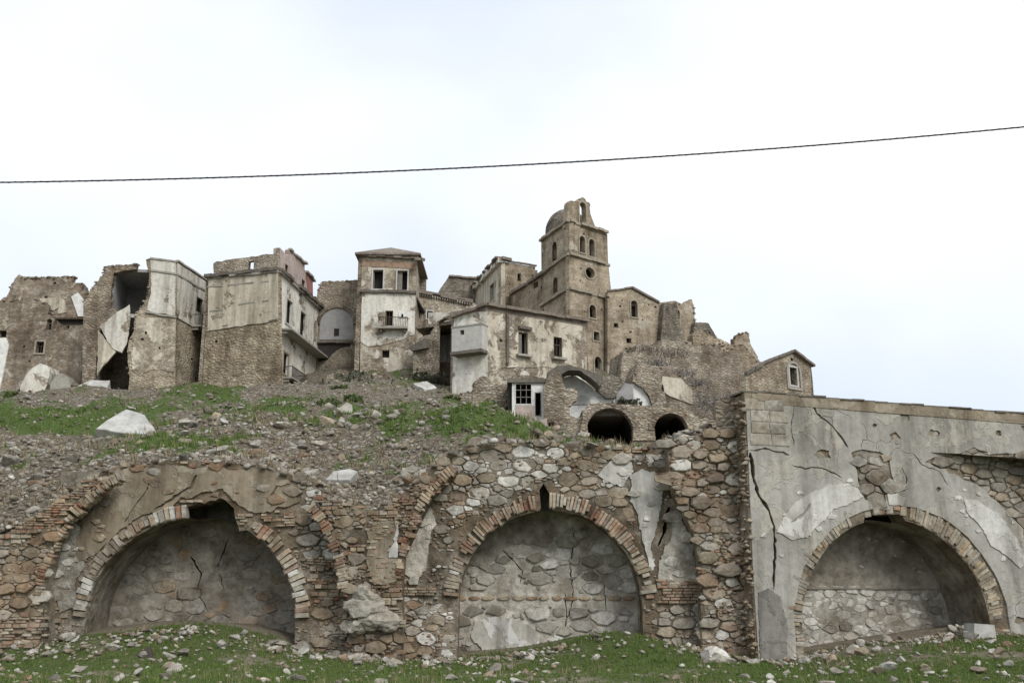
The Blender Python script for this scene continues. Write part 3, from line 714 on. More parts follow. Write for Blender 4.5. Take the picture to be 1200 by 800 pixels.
PW.disp = lambda u, z: .07 * mnoise.noise(Vector((u * .7, z * .8, 1.5))) + .03 * mnoise.noise(Vector((u * 2.3, z * 2.3, 5)))
PF.disp = lambda u, z: .13 * mnoise.noise(Vector((u * .8, z * .9, 7.5))) + .06 * mnoise.noise(Vector((u * 2.1, z * 2.4, 3)))
def top_line(x0, x1, dy=0, step=6, amp=2.0):
    n = int((x1 - x0) / step); return [(x0 + (x1 - x0) * i / n, edge_y(x0 + (x1 - x0) * i / n) + dy + random.uniform(-amp, amp)) for i in range(n + 1)]
def patch(root, pl, px, holes, mat, d0, d1, amp=1.3, step=5, name='plaster_patch', flakes=0, avoid=()):
    pts = rough(rough(px + [px[0]], amp * 2.2, 11), amp, 3)[:-1]; pg = pl.poly(pts)
    MB().prism(pl, pg, [pl.poly(h) for h in holes], d0, d1).build(name, mat, root)
    cx = sum(q[0] for q in px) / len(px); cy = sum(q[1] for q in px) / len(px)
    for i in range(flakes):
        x, y = random.choice(pts); k = random.uniform(1.1, 1.45); x = cx + (x - cx) * k + random.uniform(-3, 3); y = cy + (y - cy) * k + random.uniform(-3, 3); r_ = random.uniform(1.0, 4.0); n = random.randint(5, 8)
        fl = [(x + r_ * random.uniform(.5, 1.3) * 1.3 * math.cos(6.283 * q / n), y + r_ * random.uniform(.5, 1.2) * math.sin(6.283 * q / n)) for q in range(n)]
        if avoid and any(inside(q, a) for q in pl.poly(fl) for a in avoid): continue
        MB().prism(pl, pl.poly(fl), [], d0 - .003 - .0007 * i, d1).build('plaster_flake', mat, root)
    return pg
# ---- left vault wall (broken crown)
r1 = thing('ruined_vault', 'brown rubble wall with a broken arched vault whose crown has fallen in', 'ruined wall', at(222, 745, WY))
c1, R1 = arch_geo(PW, 99, 346, 728, 606)
low = [PW.uz(x, y) for x, y in rough([(212, 608), (211, 596), (228, 591), (240, 589), (258, 583), (268, 590), (274, 596), (280, 622)], 1.2, 6)]
hole1 = arc(c1, R1, 180, 94, 16, .02) + low + arc(c1, R1, 61, 0, 12, .02) + [(c1[0] + R1, -.8), (c1[0] - R1, -.8)]
cracks1 = [ribbon([(178, 560), (171, 578), (158, 595), (147, 612)], 2.2), ribbon([(232, 556), (225, 570), (198, 587), (181, 597)], 3.4, 2), ribbon([(330, 566), (318, 580), (322, 592)], 1.6)]
ol1 = body(r1, PW, top_line(18, 432, -4, 5, 2.5), 0, 0, [hole1], M['mortar'])
up1 = [(112, 590), (128, 566), (150, 549), (200, 546), (260, 547), (305, 551), (338, 563), (352, 585), (318, 600), (292, 600), (274, 585), (262, 572), (236, 579), (212, 585), (196, 598), (160, 610), (135, 628), (112, 650), (92, 655), (95, 620)]
pu1 = patch(r1, PW, up1, cracks1, M['render_tan'], .06, -.05)
lp1 = patch(r1, PW, [(70, 640), (84, 612), (94, 618), (90, 650), (100, 662), (88, 684), (92, 712), (70, 715), (62, 690), (64, 660)], [], M['mortar_pale'], .045, -.05)
P = Pieces()
ring1 = arc(c1, R1 + .4, 180, 94, 16) + arc(c1, R1 - .1, 94, 180, 16); ring1b = arc(c1, R1 + .44, 62, 0, 14) + arc(c1, R1 - .1, 0, 62, 14)
ring(P, PW, c1, R1, .36, 176, 96, .13, {'brick': 1, 'stone_pale': 2, 'brick_tan': 3, 'stone': 5}, d=(.2, .32))
ring(P, PW, c1, R1, .4, 60, 3, .13, {'brick': 4, 'stone_pale': 1, 'brick_white': 3, 'brick_tan': 2}, d=(.2, .34))
hA = arch_hole(c1, R1 + .02, -.8, 0)
fill(P, PW, ol1, [hole1, hA, ring1, ring1b, pu1, lp1], .12, 1.3, mats={'stone': 3, 'stone_brown': 3}, pale={'stone': 2, 'stone_pale': 2, 'stone_brown': 1}, seed=31)
chips(P, PW, ol1, [hole1, hA, ring1, ring1b, pu1, lp1], 2600, {'stone_brown': 3, 'stone': 2, 'brick': 1})
chips(P, PW, pu1, [hole1, hA, ring1, ring1b], 260, {'stone_brown': 3, 'mortar': 2})
rubble(P, PW, pu1, [hole1, hA, ring1, ring1b] + [PW.poly(c) for c in cracks1], mats={'stone_brown': 3, 'stone': 1}, d=(.065, .085), keep=.28, gap=.03)
rubble(P, PW, lp1, [hole1, ring1], mats={'stone_pale': 1, 'stone_dim': 1}, d=(.05, .07), keep=.5, gap=.03)
P.finish(r1)
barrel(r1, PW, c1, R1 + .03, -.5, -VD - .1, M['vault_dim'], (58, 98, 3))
bw = MB(); cb = [ribbon([(222, 650), (236, 672), (230, 692), (244, 716)], 2.6, 1.4), ribbon([(268, 630), (255, 662), (262, 690)], 1.4)]
bo = [(PB.uz(70, 700)[0], ZB), (PB.uz(370, 700)[0], ZB), (PB.uz(370, 570)[0], 5), (PB.uz(70, 570)[0], 5)]
bk1 = bw.prism(PB, bo, [PB.poly(c) for c in cb], 0, -.4).build('back_wall', M['vault'], r1)
P = Pieces(); hB = arch_hole((c1[0], c1[1]), R1, ZB, 0)
rubble(P, PB, hB, [PB.poly(c) for c in cb], r=(.05, .16), mats={'stone_dim': 3, 'stone_brown': 1}, d=(-.005, .03), keep=.7, gap=.02)
P.finish(bk1, 120)
# ---- middle vault wall
r2 = thing('ruined_vault', 'rubble wall with a red brick arch over a stone-filled vault, cracked at its crown', 'ruined wall', at(645, 765, WY))
c2, R2 = arch_geo(PW, 537, 752, 705, 598)
crk2 = [ribbon([(783, 545), (785, 560), (788, 586), (781, 604), (779, 622), (771, 640)], 7, 3)]
hole2 = arc(c2, R2, 180, 96, 16, .02) + [PW.uz(634, 594), PW.uz(632, 574), PW.uz(637, 566), PW.uz(645, 580), PW.uz(648, 592)] + arc(c2, R2, 86, 0, 16, .02) + [(c2[0] + R2, -.8), (c2[0] - R2, -.8)]
ol2 = body(r2, PW, top_line(434, 832, -4, 5, 2.5), 0, 0, [hole2] + [PW.poly(k) for k in crk2], M['mortar'])
pr2 = patch(r2, PW, [(738, 556), (752, 548), (772, 556), (776, 590), (770, 618), (762, 644), (768, 664), (762, 672), (756, 640), (748, 606), (738, 584)], [], M['render_white'], .05, -.05, flakes=12, avoid=[hole2])
pr3 = patch(r2, PW, [(790, 596), (800, 612), (812, 640), (816, 680), (790, 688), (770, 684), (772, 662), (778, 644), (788, 622)], [], M['mortar_pale'], .06, -.05)
pl2 = patch(r2, PW, [(474, 672), (480, 630), (490, 606), (504, 596), (512, 612), (502, 640), (500, 668), (488, 680)], [], M['mortar_pale'], .05, -.05)
pt2 = patch(r2, PW, [(716, 540), (738, 536), (742, 552), (730, 572), (716, 566), (700, 556)], [], M['render_white'], .05, -.05, flakes=8, avoid=[hole2])
P = Pieces(); T2 = .42
ringz = arc(c2, R2 + T2 + .03, 180, 0, 30) + arc(c2, R2 - .1, 0, 180, 30)
ring(P, PW, c2, R2, T2, 152, 98, .075, {'brick': 5, 'brick_tan': 1}, d=(.2, .28))
ring(P, PW, c2, R2 + .04, T2, 90, 66, .08, {'brick': 1, 'brick_white': 2, 'brick_tan': 2}, d=(.24, .34), d0=.02)
ring(P, PW, c2, R2, T2, 64, 28, .085, {'brick': 3, 'brick_white': 3, 'brick_tan': 2}, d=(.14, .24))
ring(P, PW, c2, R2, .42, 176, 153, .085, {'brick': 2, 'brick_tan': 3, 'stone_pale': 2}, d=(.14, .22))
ring(P, PW, c2, R2, .42, 27, 3, .1, {'brick_tan': 3, 'brick_white': 3}, d=(.14, .22))
hA2 = arch_hole(c2, R2 + .02, -.8, 0)
sk = [hole2, hA2, ringz, pr2, pr3, pl2, pt2] + [PW.poly(k) for k in crk2]
zs2 = PW.uz(500, 690)[1]
lay(P, PW, [(PW.uz(468, 690)[0], zs2 - .16), (PW.uz(534, 690)[0], zs2 - .16), (PW.uz(534, 690)[0], zs2 + .05), (PW.uz(468, 690)[0], zs2 + .05)], sk, brick=1, bmats={'brick_tan': 3, 'brick': 1}, d=(.2, .26), wave=0)
zs3 = PW.uz(790, 684)[1]
band = [(PW.uz(757, 690)[0], zs3 - .5), (PW.uz(818, 690)[0], zs3 - .5), (PW.uz(818, 690)[0], zs3 + .1), (PW.uz(757, 690)[0], zs3 + .1)]
lay(P, PW, band, [hole2, ringz], brick=1, bmats={'brick_tan': 2, 'brick': 3}, d=(.14, .2), wave=0)
fill(P, PW, [(u, z) for u, z in ol2], sk + [band, [(PW.uz(468, 690)[0], zs2 - .16), (PW.uz(534, 690)[0], zs2 - .16), (PW.uz(534, 690)[0], zs2 + .05), (PW.uz(468, 690)[0], zs2 + .05)]], .3, 7.7, mats={'stone': 4, 'stone_brown': 2}, pale={'stone': 2, 'stone_pale': 3}, seed=32)
chips(P, PW, ol2, sk, 2600, {'stone_brown': 2, 'stone': 3, 'brick': 1})
for pg in (pr2, pr3, pl2, pt2): rubble(P, PW, pg, [hole2, ringz], mats={'stone_pale': 1}, d=(.05, .075), keep=.35, gap=.03)
P.finish(r2)
VD2 = 1.25; PB = Plane((-40, WY + VD2), (40, WY + VD2))
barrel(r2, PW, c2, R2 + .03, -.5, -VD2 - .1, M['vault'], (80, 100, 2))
bo = [(PB.uz(510, 700)[0], ZB), (PB.uz(780, 700)[0], ZB), (PB.uz(780, 570)[0], 5), (PB.uz(510, 570)[0], 5)]
cb = [ribbon([(585, 640), (600, 655), (612, 668), (610, 684)], 1.1), ribbon([(668, 606), (674, 632), (668, 660), (672, 700), (664, 728)], 1.2), ribbon([(716, 650), (708, 690), (712, 724)], 1), ribbon([(662, 694), (664, 720), (660, 744)], 1.2)]
bk2 = MB().prism(PB, bo, [PB.poly(c) for c in cb], 0, -.4).build('back_wall', M['mortar_pale'], r2)
pw1 = patch(bk2, PB, [(556, 728), (570, 722), (596, 724), (620, 730), (634, 742), (628, 758), (600, 766), (570, 764), (552, 750)], [], M['render_white'], .05, -.05, flakes=8)
pw2 = patch(bk2, PB, [(545, 660), (560, 630), (590, 612), (640, 606), (655, 622), (640, 640), (615, 636), (590, 640), (570, 668)], [], M['vault'], .05, -.05)
P = Pieces(); hB = arch_hole(c2, R2, ZB, 0); zb = PB.uz(640, 700)[1]
bd = [(hB[0][0], zb - .09), (hB[0][0] + 2 * R2, zb - .09), (hB[0][0] + 2 * R2, zb + .07), (hB[0][0], zb + .07)]
lay(P, PB, bd, [], brick=0, h=(.15, .16), w=(.3, .45), mats={'brick_tan': 1}, d=(.09, .11), wave=0, cob=0, rot=.01)
rubble(P, PB, hB, [bd, pw1, pw2] + [PB.poly(c) for c in cb], r=(.05, .17), mats={'stone_pale': 3, 'stone_dim': 3}, d=(.02, .06), keep=.9, gap=.018)
P.finish(bk2)
# ---- piers: stumps of the fallen vaults that stood in front
def pier(label, px_top, px_rest, mats, brick, bm=M['mortar'], dep=(.0, .09), pl=PF, back=-.75, cob=.35, extra=None, pale=None, rr=(.03, .15), nchip=2200, cat='ruined pier'):
    x = sum(p[0] for p in px_rest) / len(px_rest)
    r = thing('pier', label, cat, at(x, 765, pl.A.y))
    pts = rough(px_top, 1.6, 6) + px_rest; pg = pl.poly(pts); MB().prism(pl, pg, [], 0, back).build('core', bm, r)
    P = Pieces()
    if extra: extra(r, P)
    fill(P, pl, pg, r.get('_skip') and SKIP[r['_skip']] or [], brick, x * .01, mats=mats, d=dep, pale=pale, r=rr, bmats={'brick': 3, 'brick_tan': 2, 'stone_brown': 3})
    chips(P, pl, pg, [], int(nchip), {'stone_brown': 4, 'stone': 2, 'brick': 2}, (.05, .17))
    P.finish(r); return r, pg
SKIP = {}
c1f = PF.uz(222, 715); R1f = PF.uz(398, 715)[0] - c1f[0]
c2f = PF.uz(645, 690); R2f = PF.uz(820, 690)[0] - c2f[0]
def ex1(r, P):
    ring(P, PF, c1f, R1f, .32, 146, 121, .085, {'brick_tan': 3, 'brick': 1, 'stone': 1}, d=(.3, .4), d0=.02)
    ring(P, PF, c1f, R1f, .22, 178, 147, .08, {'brick': 1, 'brick_tan': 1}, d=(.2, .3), d0=-.03)
pier('brown brick and rubble pier at the foot of the stone scree, beside the broken vault', [(-420, 650), (-200, 650), (-60, 648), (0, 628), (40, 606), (80, 580), (122, 556)], [(126, 562), (102, 578), (78, 604), (60, 640), (52, 680), (50, 790), (-420, 790)], {'stone_brown': 3, 'stone': 1}, -.05, extra=ex1)
def ex2(r, P):
    ring(P, PF, c2f, R2f, .3, 150, 129, .085, {'brick_tan': 3, 'brick': 2}, d=(.3, .4), d0=.02)
    ring(P, PF, c2f, R2f, .2, 176, 151, .08, {'brick': 1, 'brick_tan': 1}, d=(.2, .3), d0=-.03)
    ring(P, PF, c1f, R1f, .3, 8, 42, .085, {'brick_tan': 2, 'brick': 2}, d=(.24, .34), d0=0)
    g = patch(r, PF, [(433, 612), (452, 609), (466, 612), (467, 650), (466, 682), (440, 684), (430, 660)], [], M['render_tan'], .05, -.05)
    w = patch(r, PF, [(463, 608), (467, 616), (467, 654), (456, 654), (455, 646), (461, 636)], [], M['render_white'], .075, .02)
    SKIP['a'] = [g]; r['_skip'] = 'a'
    courses(P, PF, g, [w], lambda u, z: random.random() < .6, {'brick_tan': 1}, (.055, .07))
pier2, _ = pier('brick pier between the two rubble vaults, with a lump of fallen mortar at its foot', [(370, 578), (398, 590), (440, 600), (468, 586), (500, 558), (533, 548)], [(533, 556), (504, 584), (489, 616), (474, 650), (471, 680), (470, 790), (408, 790), (406, 700), (402, 660), (392, 624), (374, 592)], {'stone_brown': 3, 'stone': 2}, .0, extra=ex2)
def lump(name, parent, px, py, Y, w, h, d, mat, seed, sub=3, amp=.35):
    import bmesh
    bm = bmesh.new(); bmesh.ops.create_icosphere(bm, subdivisions=sub, radius=.5); p = at(px, py, Y); rr = random.Random(seed)
    off = Vector((rr.uniform(0, 99), 0, 0)); b = MB(); vs = []
    for v in bm.verts:
        q = v.co * (1 + amp * mnoise.noise(v.co * 2 + off) + amp * .5 * mnoise.noise(v.co * 6 + off)); vs.append(p + Vector((q.x * w, q.y * d, q.z * h)))
    b.add(vs, [tuple(x.index for x in f.verts) for f in bm.faces]); bm.free()
    return b.build(name, mat, parent)
for k, (x, y, w, h) in enumerate([(432, 712, 1.0, .7), (441, 722, 1.1, .6), (427, 697, .55, .6), (454, 730, .6, .4), (416, 735, .5, .4)]):
    lump('mortar_lump', pier2, x, y, WY - .78, w, h, .6, M['mortar_pale'], 40 + k, 3, .5)
P3 = Plane((-40, WY - .6), (40, WY - .6)); P3.disp = lambda u, z: .2 * mnoise.noise(Vector((u * .8, z * .7, 2.5))) + .08 * mnoise.noise(Vector((u * 2.1, z * 2.4, 8)))
pier('rough grey rubble pier leaning on the plastered building', [(782, 522), (800, 514), (830, 506), (874, 504)], [(885, 790), (823, 790), (821, 680), (815, 630), (802, 600), (790, 578), (784, 555)], {'stone': 3, 'stone_brown': 3}, .32, pl=P3, dep=(.0, .12), back=-.85, rr=(.035, .17), pale={'stone': 3, 'stone_pale': 1})
# ---- right plastered building with its vault
PR = Plane(at(871, 600, 26.35), at(1200, 600, 28.6))
PR.disp = lambda u, z: .025 * mnoise.noise(Vector((u * .6, z * .7, 4.5))) + .008 * mnoise.noise(Vector((u * 3, z * 3, 1)))
r3 = thing('vault_building', 'grey plastered vault building with cracked coat and a wide tan brick arch', 'building', PR.P(PR.uz(1047, 750)[0], .3))
c3, R3 = arch_geo(PR, 938, 1157, 700, 608)
M['ashlar'] = pieces_mat('plaster_faced_blocks', [(.36, .335, .285), (.40, .37, .315), (.33, .30, .25), (.37, .33, .265)], dust=(.37, .34, .28), dust_amt=.6, bump=.02)
hole3 = arc(c3, R3, 180, 112, 12, .015) + PR.poly([(1012, 612), (1014, 600), (1028, 597), (1042, 603), (1056, 602), (1060, 608)]) + arc(c3, R3, 80, 0, 16, .015) + [(c3[0] + R3, -.8), (c3[0] - R3, -.8)]
deep = ribbon([(878, 530), (882, 560), (889, 582), (900, 598), (906, 616), (907, 650), (905, 690)], 4.2, 2.6)
BL = PR.uz(871, 460); BR = PR.uz(1460, 508)
outl = [PR.uz(*p) for p in [(871, 462), (900, 464), (1000, 471), (1100, 479), (1200, 488), (1460, 510)]] + [(PR.uz(1460, 700)[0], ZB), (PR.uz(886, 765)[0], ZB), PR.uz(880, 660)]
MB().prism(PR, outl, [hole3, PR.poly(deep)], 0, -.6).build('wall', M['mortar'], r3)
def rad3(a): return R3 + .27 + .32 * max(0, math.cos(math.radians(a))) ** .5 * (a < 90) + random.uniform(-.03, .03)
chole = [(c3[0] + rad3(a) * math.cos(math.radians(a)), c3[1] + rad3(a) * math.sin(math.radians(a))) for a in range(180, -1, -5)] + [(c3[0] + R3 + .6, -.8), (c3[0] - R3 - .27, -.8)]
ex_a = PR.poly(rough([(996, 531), (1010, 526), (1030, 530), (1042, 536), (1044, 556), (1050, 575), (1048, 586), (1022, 588), (1012, 585), (1004, 566), (1003, 552), (996, 531)], .8, 5)[:-1])
ex_b = PR.poly(rough([(1083, 541), (1100, 534), (1124, 531), (1140, 524), (1160, 532), (1190, 531), (1215, 528), (1215, 645), (1200, 622), (1176, 596), (1148, 570), (1118, 556), (1083, 541)], 1.0, 6)[:-1])
crk3 = [ribbon([(949, 472), (956, 484), (972, 497), (985, 512), (993, 525)], 2.6), ribbon([(878, 528), (895, 526), (912, 530), (924, 533)], 2.2), ribbon([(927, 545), (942, 549), (958, 547), (972, 552), (986, 560)], 1.4), ribbon([(1056, 548), (1062, 562), (1058, 576)], 1.5), ribbon([(930, 470), (926, 500), (930, 524)], .9), ribbon([(1068, 530), (1080, 545), (1100, 552), (1110, 568)], 1.0)]
fl3 = []; obst = [q for h in (chole, ex_a, ex_b, PR.poly(deep)) for q in h] + [q for c in crk3 for q in PR.poly(c)]
wreg = [PR.poly([(900, 630), (925, 580), (990, 560), (1020, 585), (950, 640)]), PR.poly([(1120, 580), (1150, 578), (1215, 660), (1190, 675)]), PR.poly([(884, 684), (925, 684), (925, 790), (884, 790)]), PR.poly([(872, 462), (928, 466), (928, 530), (872, 530)])]
for _ in range(400):
    c = PR.uz(random.uniform(885, 1300), random.uniform(480, 740)); rr = random.choice((.07, .1, .14, .2, .3)); 
    if len(fl3) > 26: break
    if any(math.hypot((c[0] - q[0]) / 1.3, c[1] - q[1]) < rr * 1.5 + .06 for q in obst) or inside(c, chole) or inside(c, ex_a) or inside(c, ex_b) or any(inside((c[0] + dx, c[1] + dz), w_) for w_ in wreg for dx in (-.2, .2) for dz in (-.2, .2)): continue
    n = random.randint(8, 12); h_ = [(c[0] + rr * random.uniform(.55, 1.25) * 1.3 * math.cos(6.283 * k / n), c[1] + rr * random.uniform(.5, 1.2) * math.sin(6.283 * k / n)) for k in range(n)]
    fl3.append(h_); obst += h_
coat_o = [PR.uz(*p) for p in [(873, 466), (1000, 474), (1100, 482), (1200, 491), (1450, 511)]] + [(PR.uz(1450, 700)[0], -.95), (PR.uz(888, 765)[0], -.95), PR.uz(881, 660)]
MB().prism(PR, coat_o, [chole, ex_a, ex_b, PR.poly(deep)] + fl3 + [PR.poly(c) for c in crk3], .05, -.02).build('plaster_coat', M['render'], r3)
wa = patch(r3, PR, [(908, 622), (918, 604), (930, 590), (948, 578), (972, 568), (992, 566), (1003, 572), (1010, 582), (990, 590), (975, 598), (956, 616), (944, 630), (926, 632)], [ribbon([(925, 612), (940, 602), (948, 590)], 3)], M['render_white'], .078, .03, .8, flakes=12, avoid=[chole, ex_a, ex_b])
wb = patch(r3, PR, [(1128, 584), (1142, 585), (1168, 603), (1190, 630), (1203, 662), (1193, 666), (1178, 652), (1160, 640), (1146, 616), (1132, 600)], [], M['render_white'], .078, .03, .8, flakes=12, avoid=[chole, ex_a, ex_b])
wc = patch(r3, PR, [(1038, 580), (1050, 578), (1060, 583), (1056, 592), (1040, 590)], [], M['render_white'], .074, .03, .6)
wd = patch(r3, PR, [(887, 694), (898, 690), (912, 698), (922, 736), (920, 780), (890, 780)], [], M['render_dark'], .075, .02, .6)
P = Pieces()
zz = PR.uz(900, 523)[1]; za, zb2 = PR.uz(877, 500)[0], PR.uz(924, 500)[0]
for j in range(4):
    uu = za + random.uniform(-.1, .1) * (j > 0)
    while uu < zb2 - .2:
        w_ = min(random.uniform(.45, .8), zb2 - uu + random.uniform(-.05, .12)); P.put('brick', 'ashlar', PR, uu + w_ / 2, zz + .17 + j * .315, w_ - .012, .30, .05, .05, random.uniform(-.006, .006)); uu += w_
rubble(P, PR, ex_a, [chole], r=(.06, .17), stretch=1.6, mats={'stone': 2, 'stone_dim': 3}, d=(.02, .07), seed=33)
for h_ in fl3: rubble(P, PR, grow_(h_), [], r=(.05, .12), stretch=1.6, mats={'stone_dim': 3, 'ashlar': 2, 'stone': 1}, d=(.0, .03))
rubble(P, PR, ex_b, [chole], r=(.045, .12), stretch=2.0, mats={'stone_dim': 3, 'stone': 1, 'ashlar': 2}, d=(.02, .06), seed=34)
ring(P, PR, c3, R3, .5, 178, 114, .085, {'brick_tan': 2, 'ashlar': 3}, d=(.05, .10))
ring(P, PR, c3, R3 + .02, .5, 78, 4, .085, {'brick_tan': 3, 'ashlar': 2}, d=(.05, .10))
ring(P, PR, c3, R3 + .14, .42, 104, 80, .2, {'brick_tan': 3, 'ashlar': 2, 'brick': 1}, d=(.06, .16))
zr = c3[1]
jamb = [(c3[0] + R3, ZB + .3), (c3[0] + R3 + .62, ZB + .3), (c3[0] + R3 + .62, zr - .02), (c3[0] + R3, zr - .02)]
lay(P, PR, jamb, [], brick=.75, bmats={'brick_tan': 4, 'brick': 1}, mats={'ashlar': 1}, d=(.06, .14), wave=0)
jamb2 = [(c3[0] - R3 - .25, ZB + .3), (c3[0] - R3, ZB + .3), (c3[0] - R3, zr - .02), (c3[0] - R3 - .25, zr - .02)]
lay(P, PR, jamb2, [], brick=.6, bmats={'brick_tan': 4, 'brick': 2}, mats={'ashlar': 1}, d=(.06, .12), wave=0)
P.finish(r3)
u = BL[0] - .06; k = 0
tile_me = None
while u < BR[0]:                                        # coping tiles
    w = random.uniform(.36, .46); f = (u - BL[0]) / (BR[0] - BL[0]); z = BL[1] + (BR[1] - BL[1]) * f + .02
    b = MB(); t = random.uniform(-.02, .02); b.box(PR, u, u + w - .012, z + t, z + random.uniform(.035, .06) + t, .085 + random.uniform(-.04, .03), -.7); b.build('coping_tile', M['dark_stone'], r3); u += w
b = MB(); b.prism(PR, [(BL[0], BL[1] - .26), (BR[0], BR[1] - .26), (BR[0], BR[1] + .02), (BL[0], BL[1] + .02)], [], .07, -.1); b.build('cornice', M['render_tan'], r3)
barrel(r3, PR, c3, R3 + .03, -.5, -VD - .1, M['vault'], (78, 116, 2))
PB3 = Plane(PR.P(0, 0, -VD), PR.P(PR.len, 0, -VD))
bo = [(PB3.uz(915, 700)[0], ZB), (PB3.uz(1210, 700)[0], ZB), (PB3.uz(1210, 570)[0], 5), (PB3.uz(915, 570)[0], 5)]
bk3 = MB().prism(PB3, bo, [], 0, -.4).build('back_wall', M['mortar_pale'], r3)
# back wall: rendered above a sill line, bare limewashed stones below
u0 = c3[0] - R3; zl = PB3.uz(1030, 690)[1]
PP3 = Pieces(); top3 = arc((c3[0], c3[1]), R3 + .05, 0, 180, 30); top3 = [p for p in top3 if p[1] > zl]
MB().prism(PB3, [(top3[0][0], zl)] + top3 + [(top3[-1][0], zl)], [], .06, -.05).build('plaster_coat', M['vault'], bk3); chips(PP3, PB3, [(top3[0][0], zl)] + top3, [], 160, {'stone_dim': 2, 'stone_pale': 1}, (.08, .25))
P = PP3; lowp = [(u0, -.3), (u0 + 2 * R3, -.3), (u0 + 2 * R3, zl - .02), (u0, zl - .02)]
rubble(P, PB3, lowp, [], r=(.035, .11), stretch=1.9, mats={'stone_pale': 6, 'stone_dim': 1}, d=(-.005, .025), seed=35, gap=.012, keep=.9)
lay(P, PB3, [(u0, zl), (u0 + 2 * R3, zl), (u0 + 2 * R3, zl + .14), (u0, zl + .14)], [], mats={'ashlar': 1}, brick=0, h=(.12, .13), w=(.4, .6), d=(.14, .16), wave=0, cob=0, rot=.01)
P.finish(bk3)
zt = BL[1]; it_ = []
for _ in range(260):
    f_ = random.random(); u_ = BL[0] + (PR.uz(886, 765)[0] - BL[0]) * (1 - f_); z_ = .1 + (zt - .3) * f_; w_ = random.uniform(.06, .24); q_ = PR.P(u_ + random.uniform(-.12, .02), z_, random.uniform(-.6, .0) if random.random() < .75 else .02)
    it_.append(('chip', random.randrange(10), Matrix.Translation(q_) @ Matrix.Rotation(random.uniform(0, 6), 4, 'Z') @ Matrix.Diagonal((w_ * 1.2, w_, w_ * .7, 1))))
join_units('edge_rubble', it_, 'stone', r3)
sb = MB(); q0 = PR.P(BL[0] + .02, 0, -.6); q1 = q0 + Vector((.3, .955, 0)) * 5; PS = Plane(q0, q1)
sb.prism(PS, [(0, ZB), (PS.len, ZB), (PS.len, zt - .1), (0, zt - .02)], [], 0, -.5); sb.build('side_wall', M['masonry'], r3)
v = [PR.P(BL[0], BL[1] - .05, -.6), PR.P(BR[0], BR[1] - .05, -.6), PR.P(BR[0], BR[1] - .1, -.6) + Vector((.3, .955, 0)) * 5, PR.P(BL[0], BL[1] - .1, -.6) + Vector((.3, .955, 0)) * 5]
v += [q - Vector((0, 0, .25)) for q in v]
MB().add(v, [(0, 1, 2, 3), (7, 6, 5, 4), (0, 4, 5, 1), (1, 5, 6, 2), (2, 6, 7, 3), (3, 7, 4, 0)]).build('roof', M['dark_stone'], r3)
# low vaulted roof hump standing on the far half of the roof
hump = MB(); hu = PR.uz(1020, 470)[0]; hz = BL[1] - .12
vs = []; n = 14
for j, d in enumerate((-3.0, -3.2, -4.6, -4.8)):
    s_ = .82 if j in (0, 3) else 1
    for i in range(n + 1):
        a = math.pi * i / n; vs.append(PR.P(hu + .95 * s_ * math.cos(a), hz + .62 * s_ * math.sin(a) + random.uniform(-.015, .015), d))
fs = [(j * (n + 1) + i, j * (n + 1) + i + 1, (j + 1) * (n + 1) + i + 1, (j + 1) * (n + 1) + i) for j in range(3) for i in range(n)] + [tuple(range(n + 1))[::-1], tuple(range(3 * (n + 1), 4 * (n + 1)))]
hump.add(vs, fs).build('vault_back', M['conc'], r3, True)
# ------------------------------------------------------------------ the town on the hill
def opening(pl, cx, cy, w, h, arch=False):
    u, z = pl.uz(cx, cy); u0 = pl.uz(cx - w / 2, cy)[0]; u1 = pl.uz(cx + w / 2, cy)[0]; z0 = pl.uz(cx, cy + h / 2)[1]; z1 = pl.uz(cx, cy - h / 2)[1]
    u0, u1 = min(u0, u1), max(u0, u1)
    if arch == 'o':
        return [(u + (u1 - u0) / 2 * math.cos(a), z + (z1 - z0) / 2 * math.sin(a)) for a in [2 * math.pi * i / 16 for i in range(16)]]
    if arch:
        r = (u1 - u0) / 2; return [(u0, z0), (u1, z0)] + arc((u, z1 - r), r, 0, 180, 10)
    return [(u0, z0), (u1, z0), (u1, z1), (u0, z1)]
def grow(pg, e):
    cx = (min(p[0] for p in pg) + max(p[0] for p in pg)) / 2; cz = (min(p[1] for p in pg) + max(p[1] for p in pg)) / 2
    hw = (max(p[0] for p in pg) - min(p[0] for p in pg)) / 2; hh = (max(p[1] for p in pg) - min(p[1] for p in pg)) / 2
    return [(cx + (u - cx) * (hw + e) / hw, cz + (z - cz) * (hh + e) / hh) for u, z in pg]
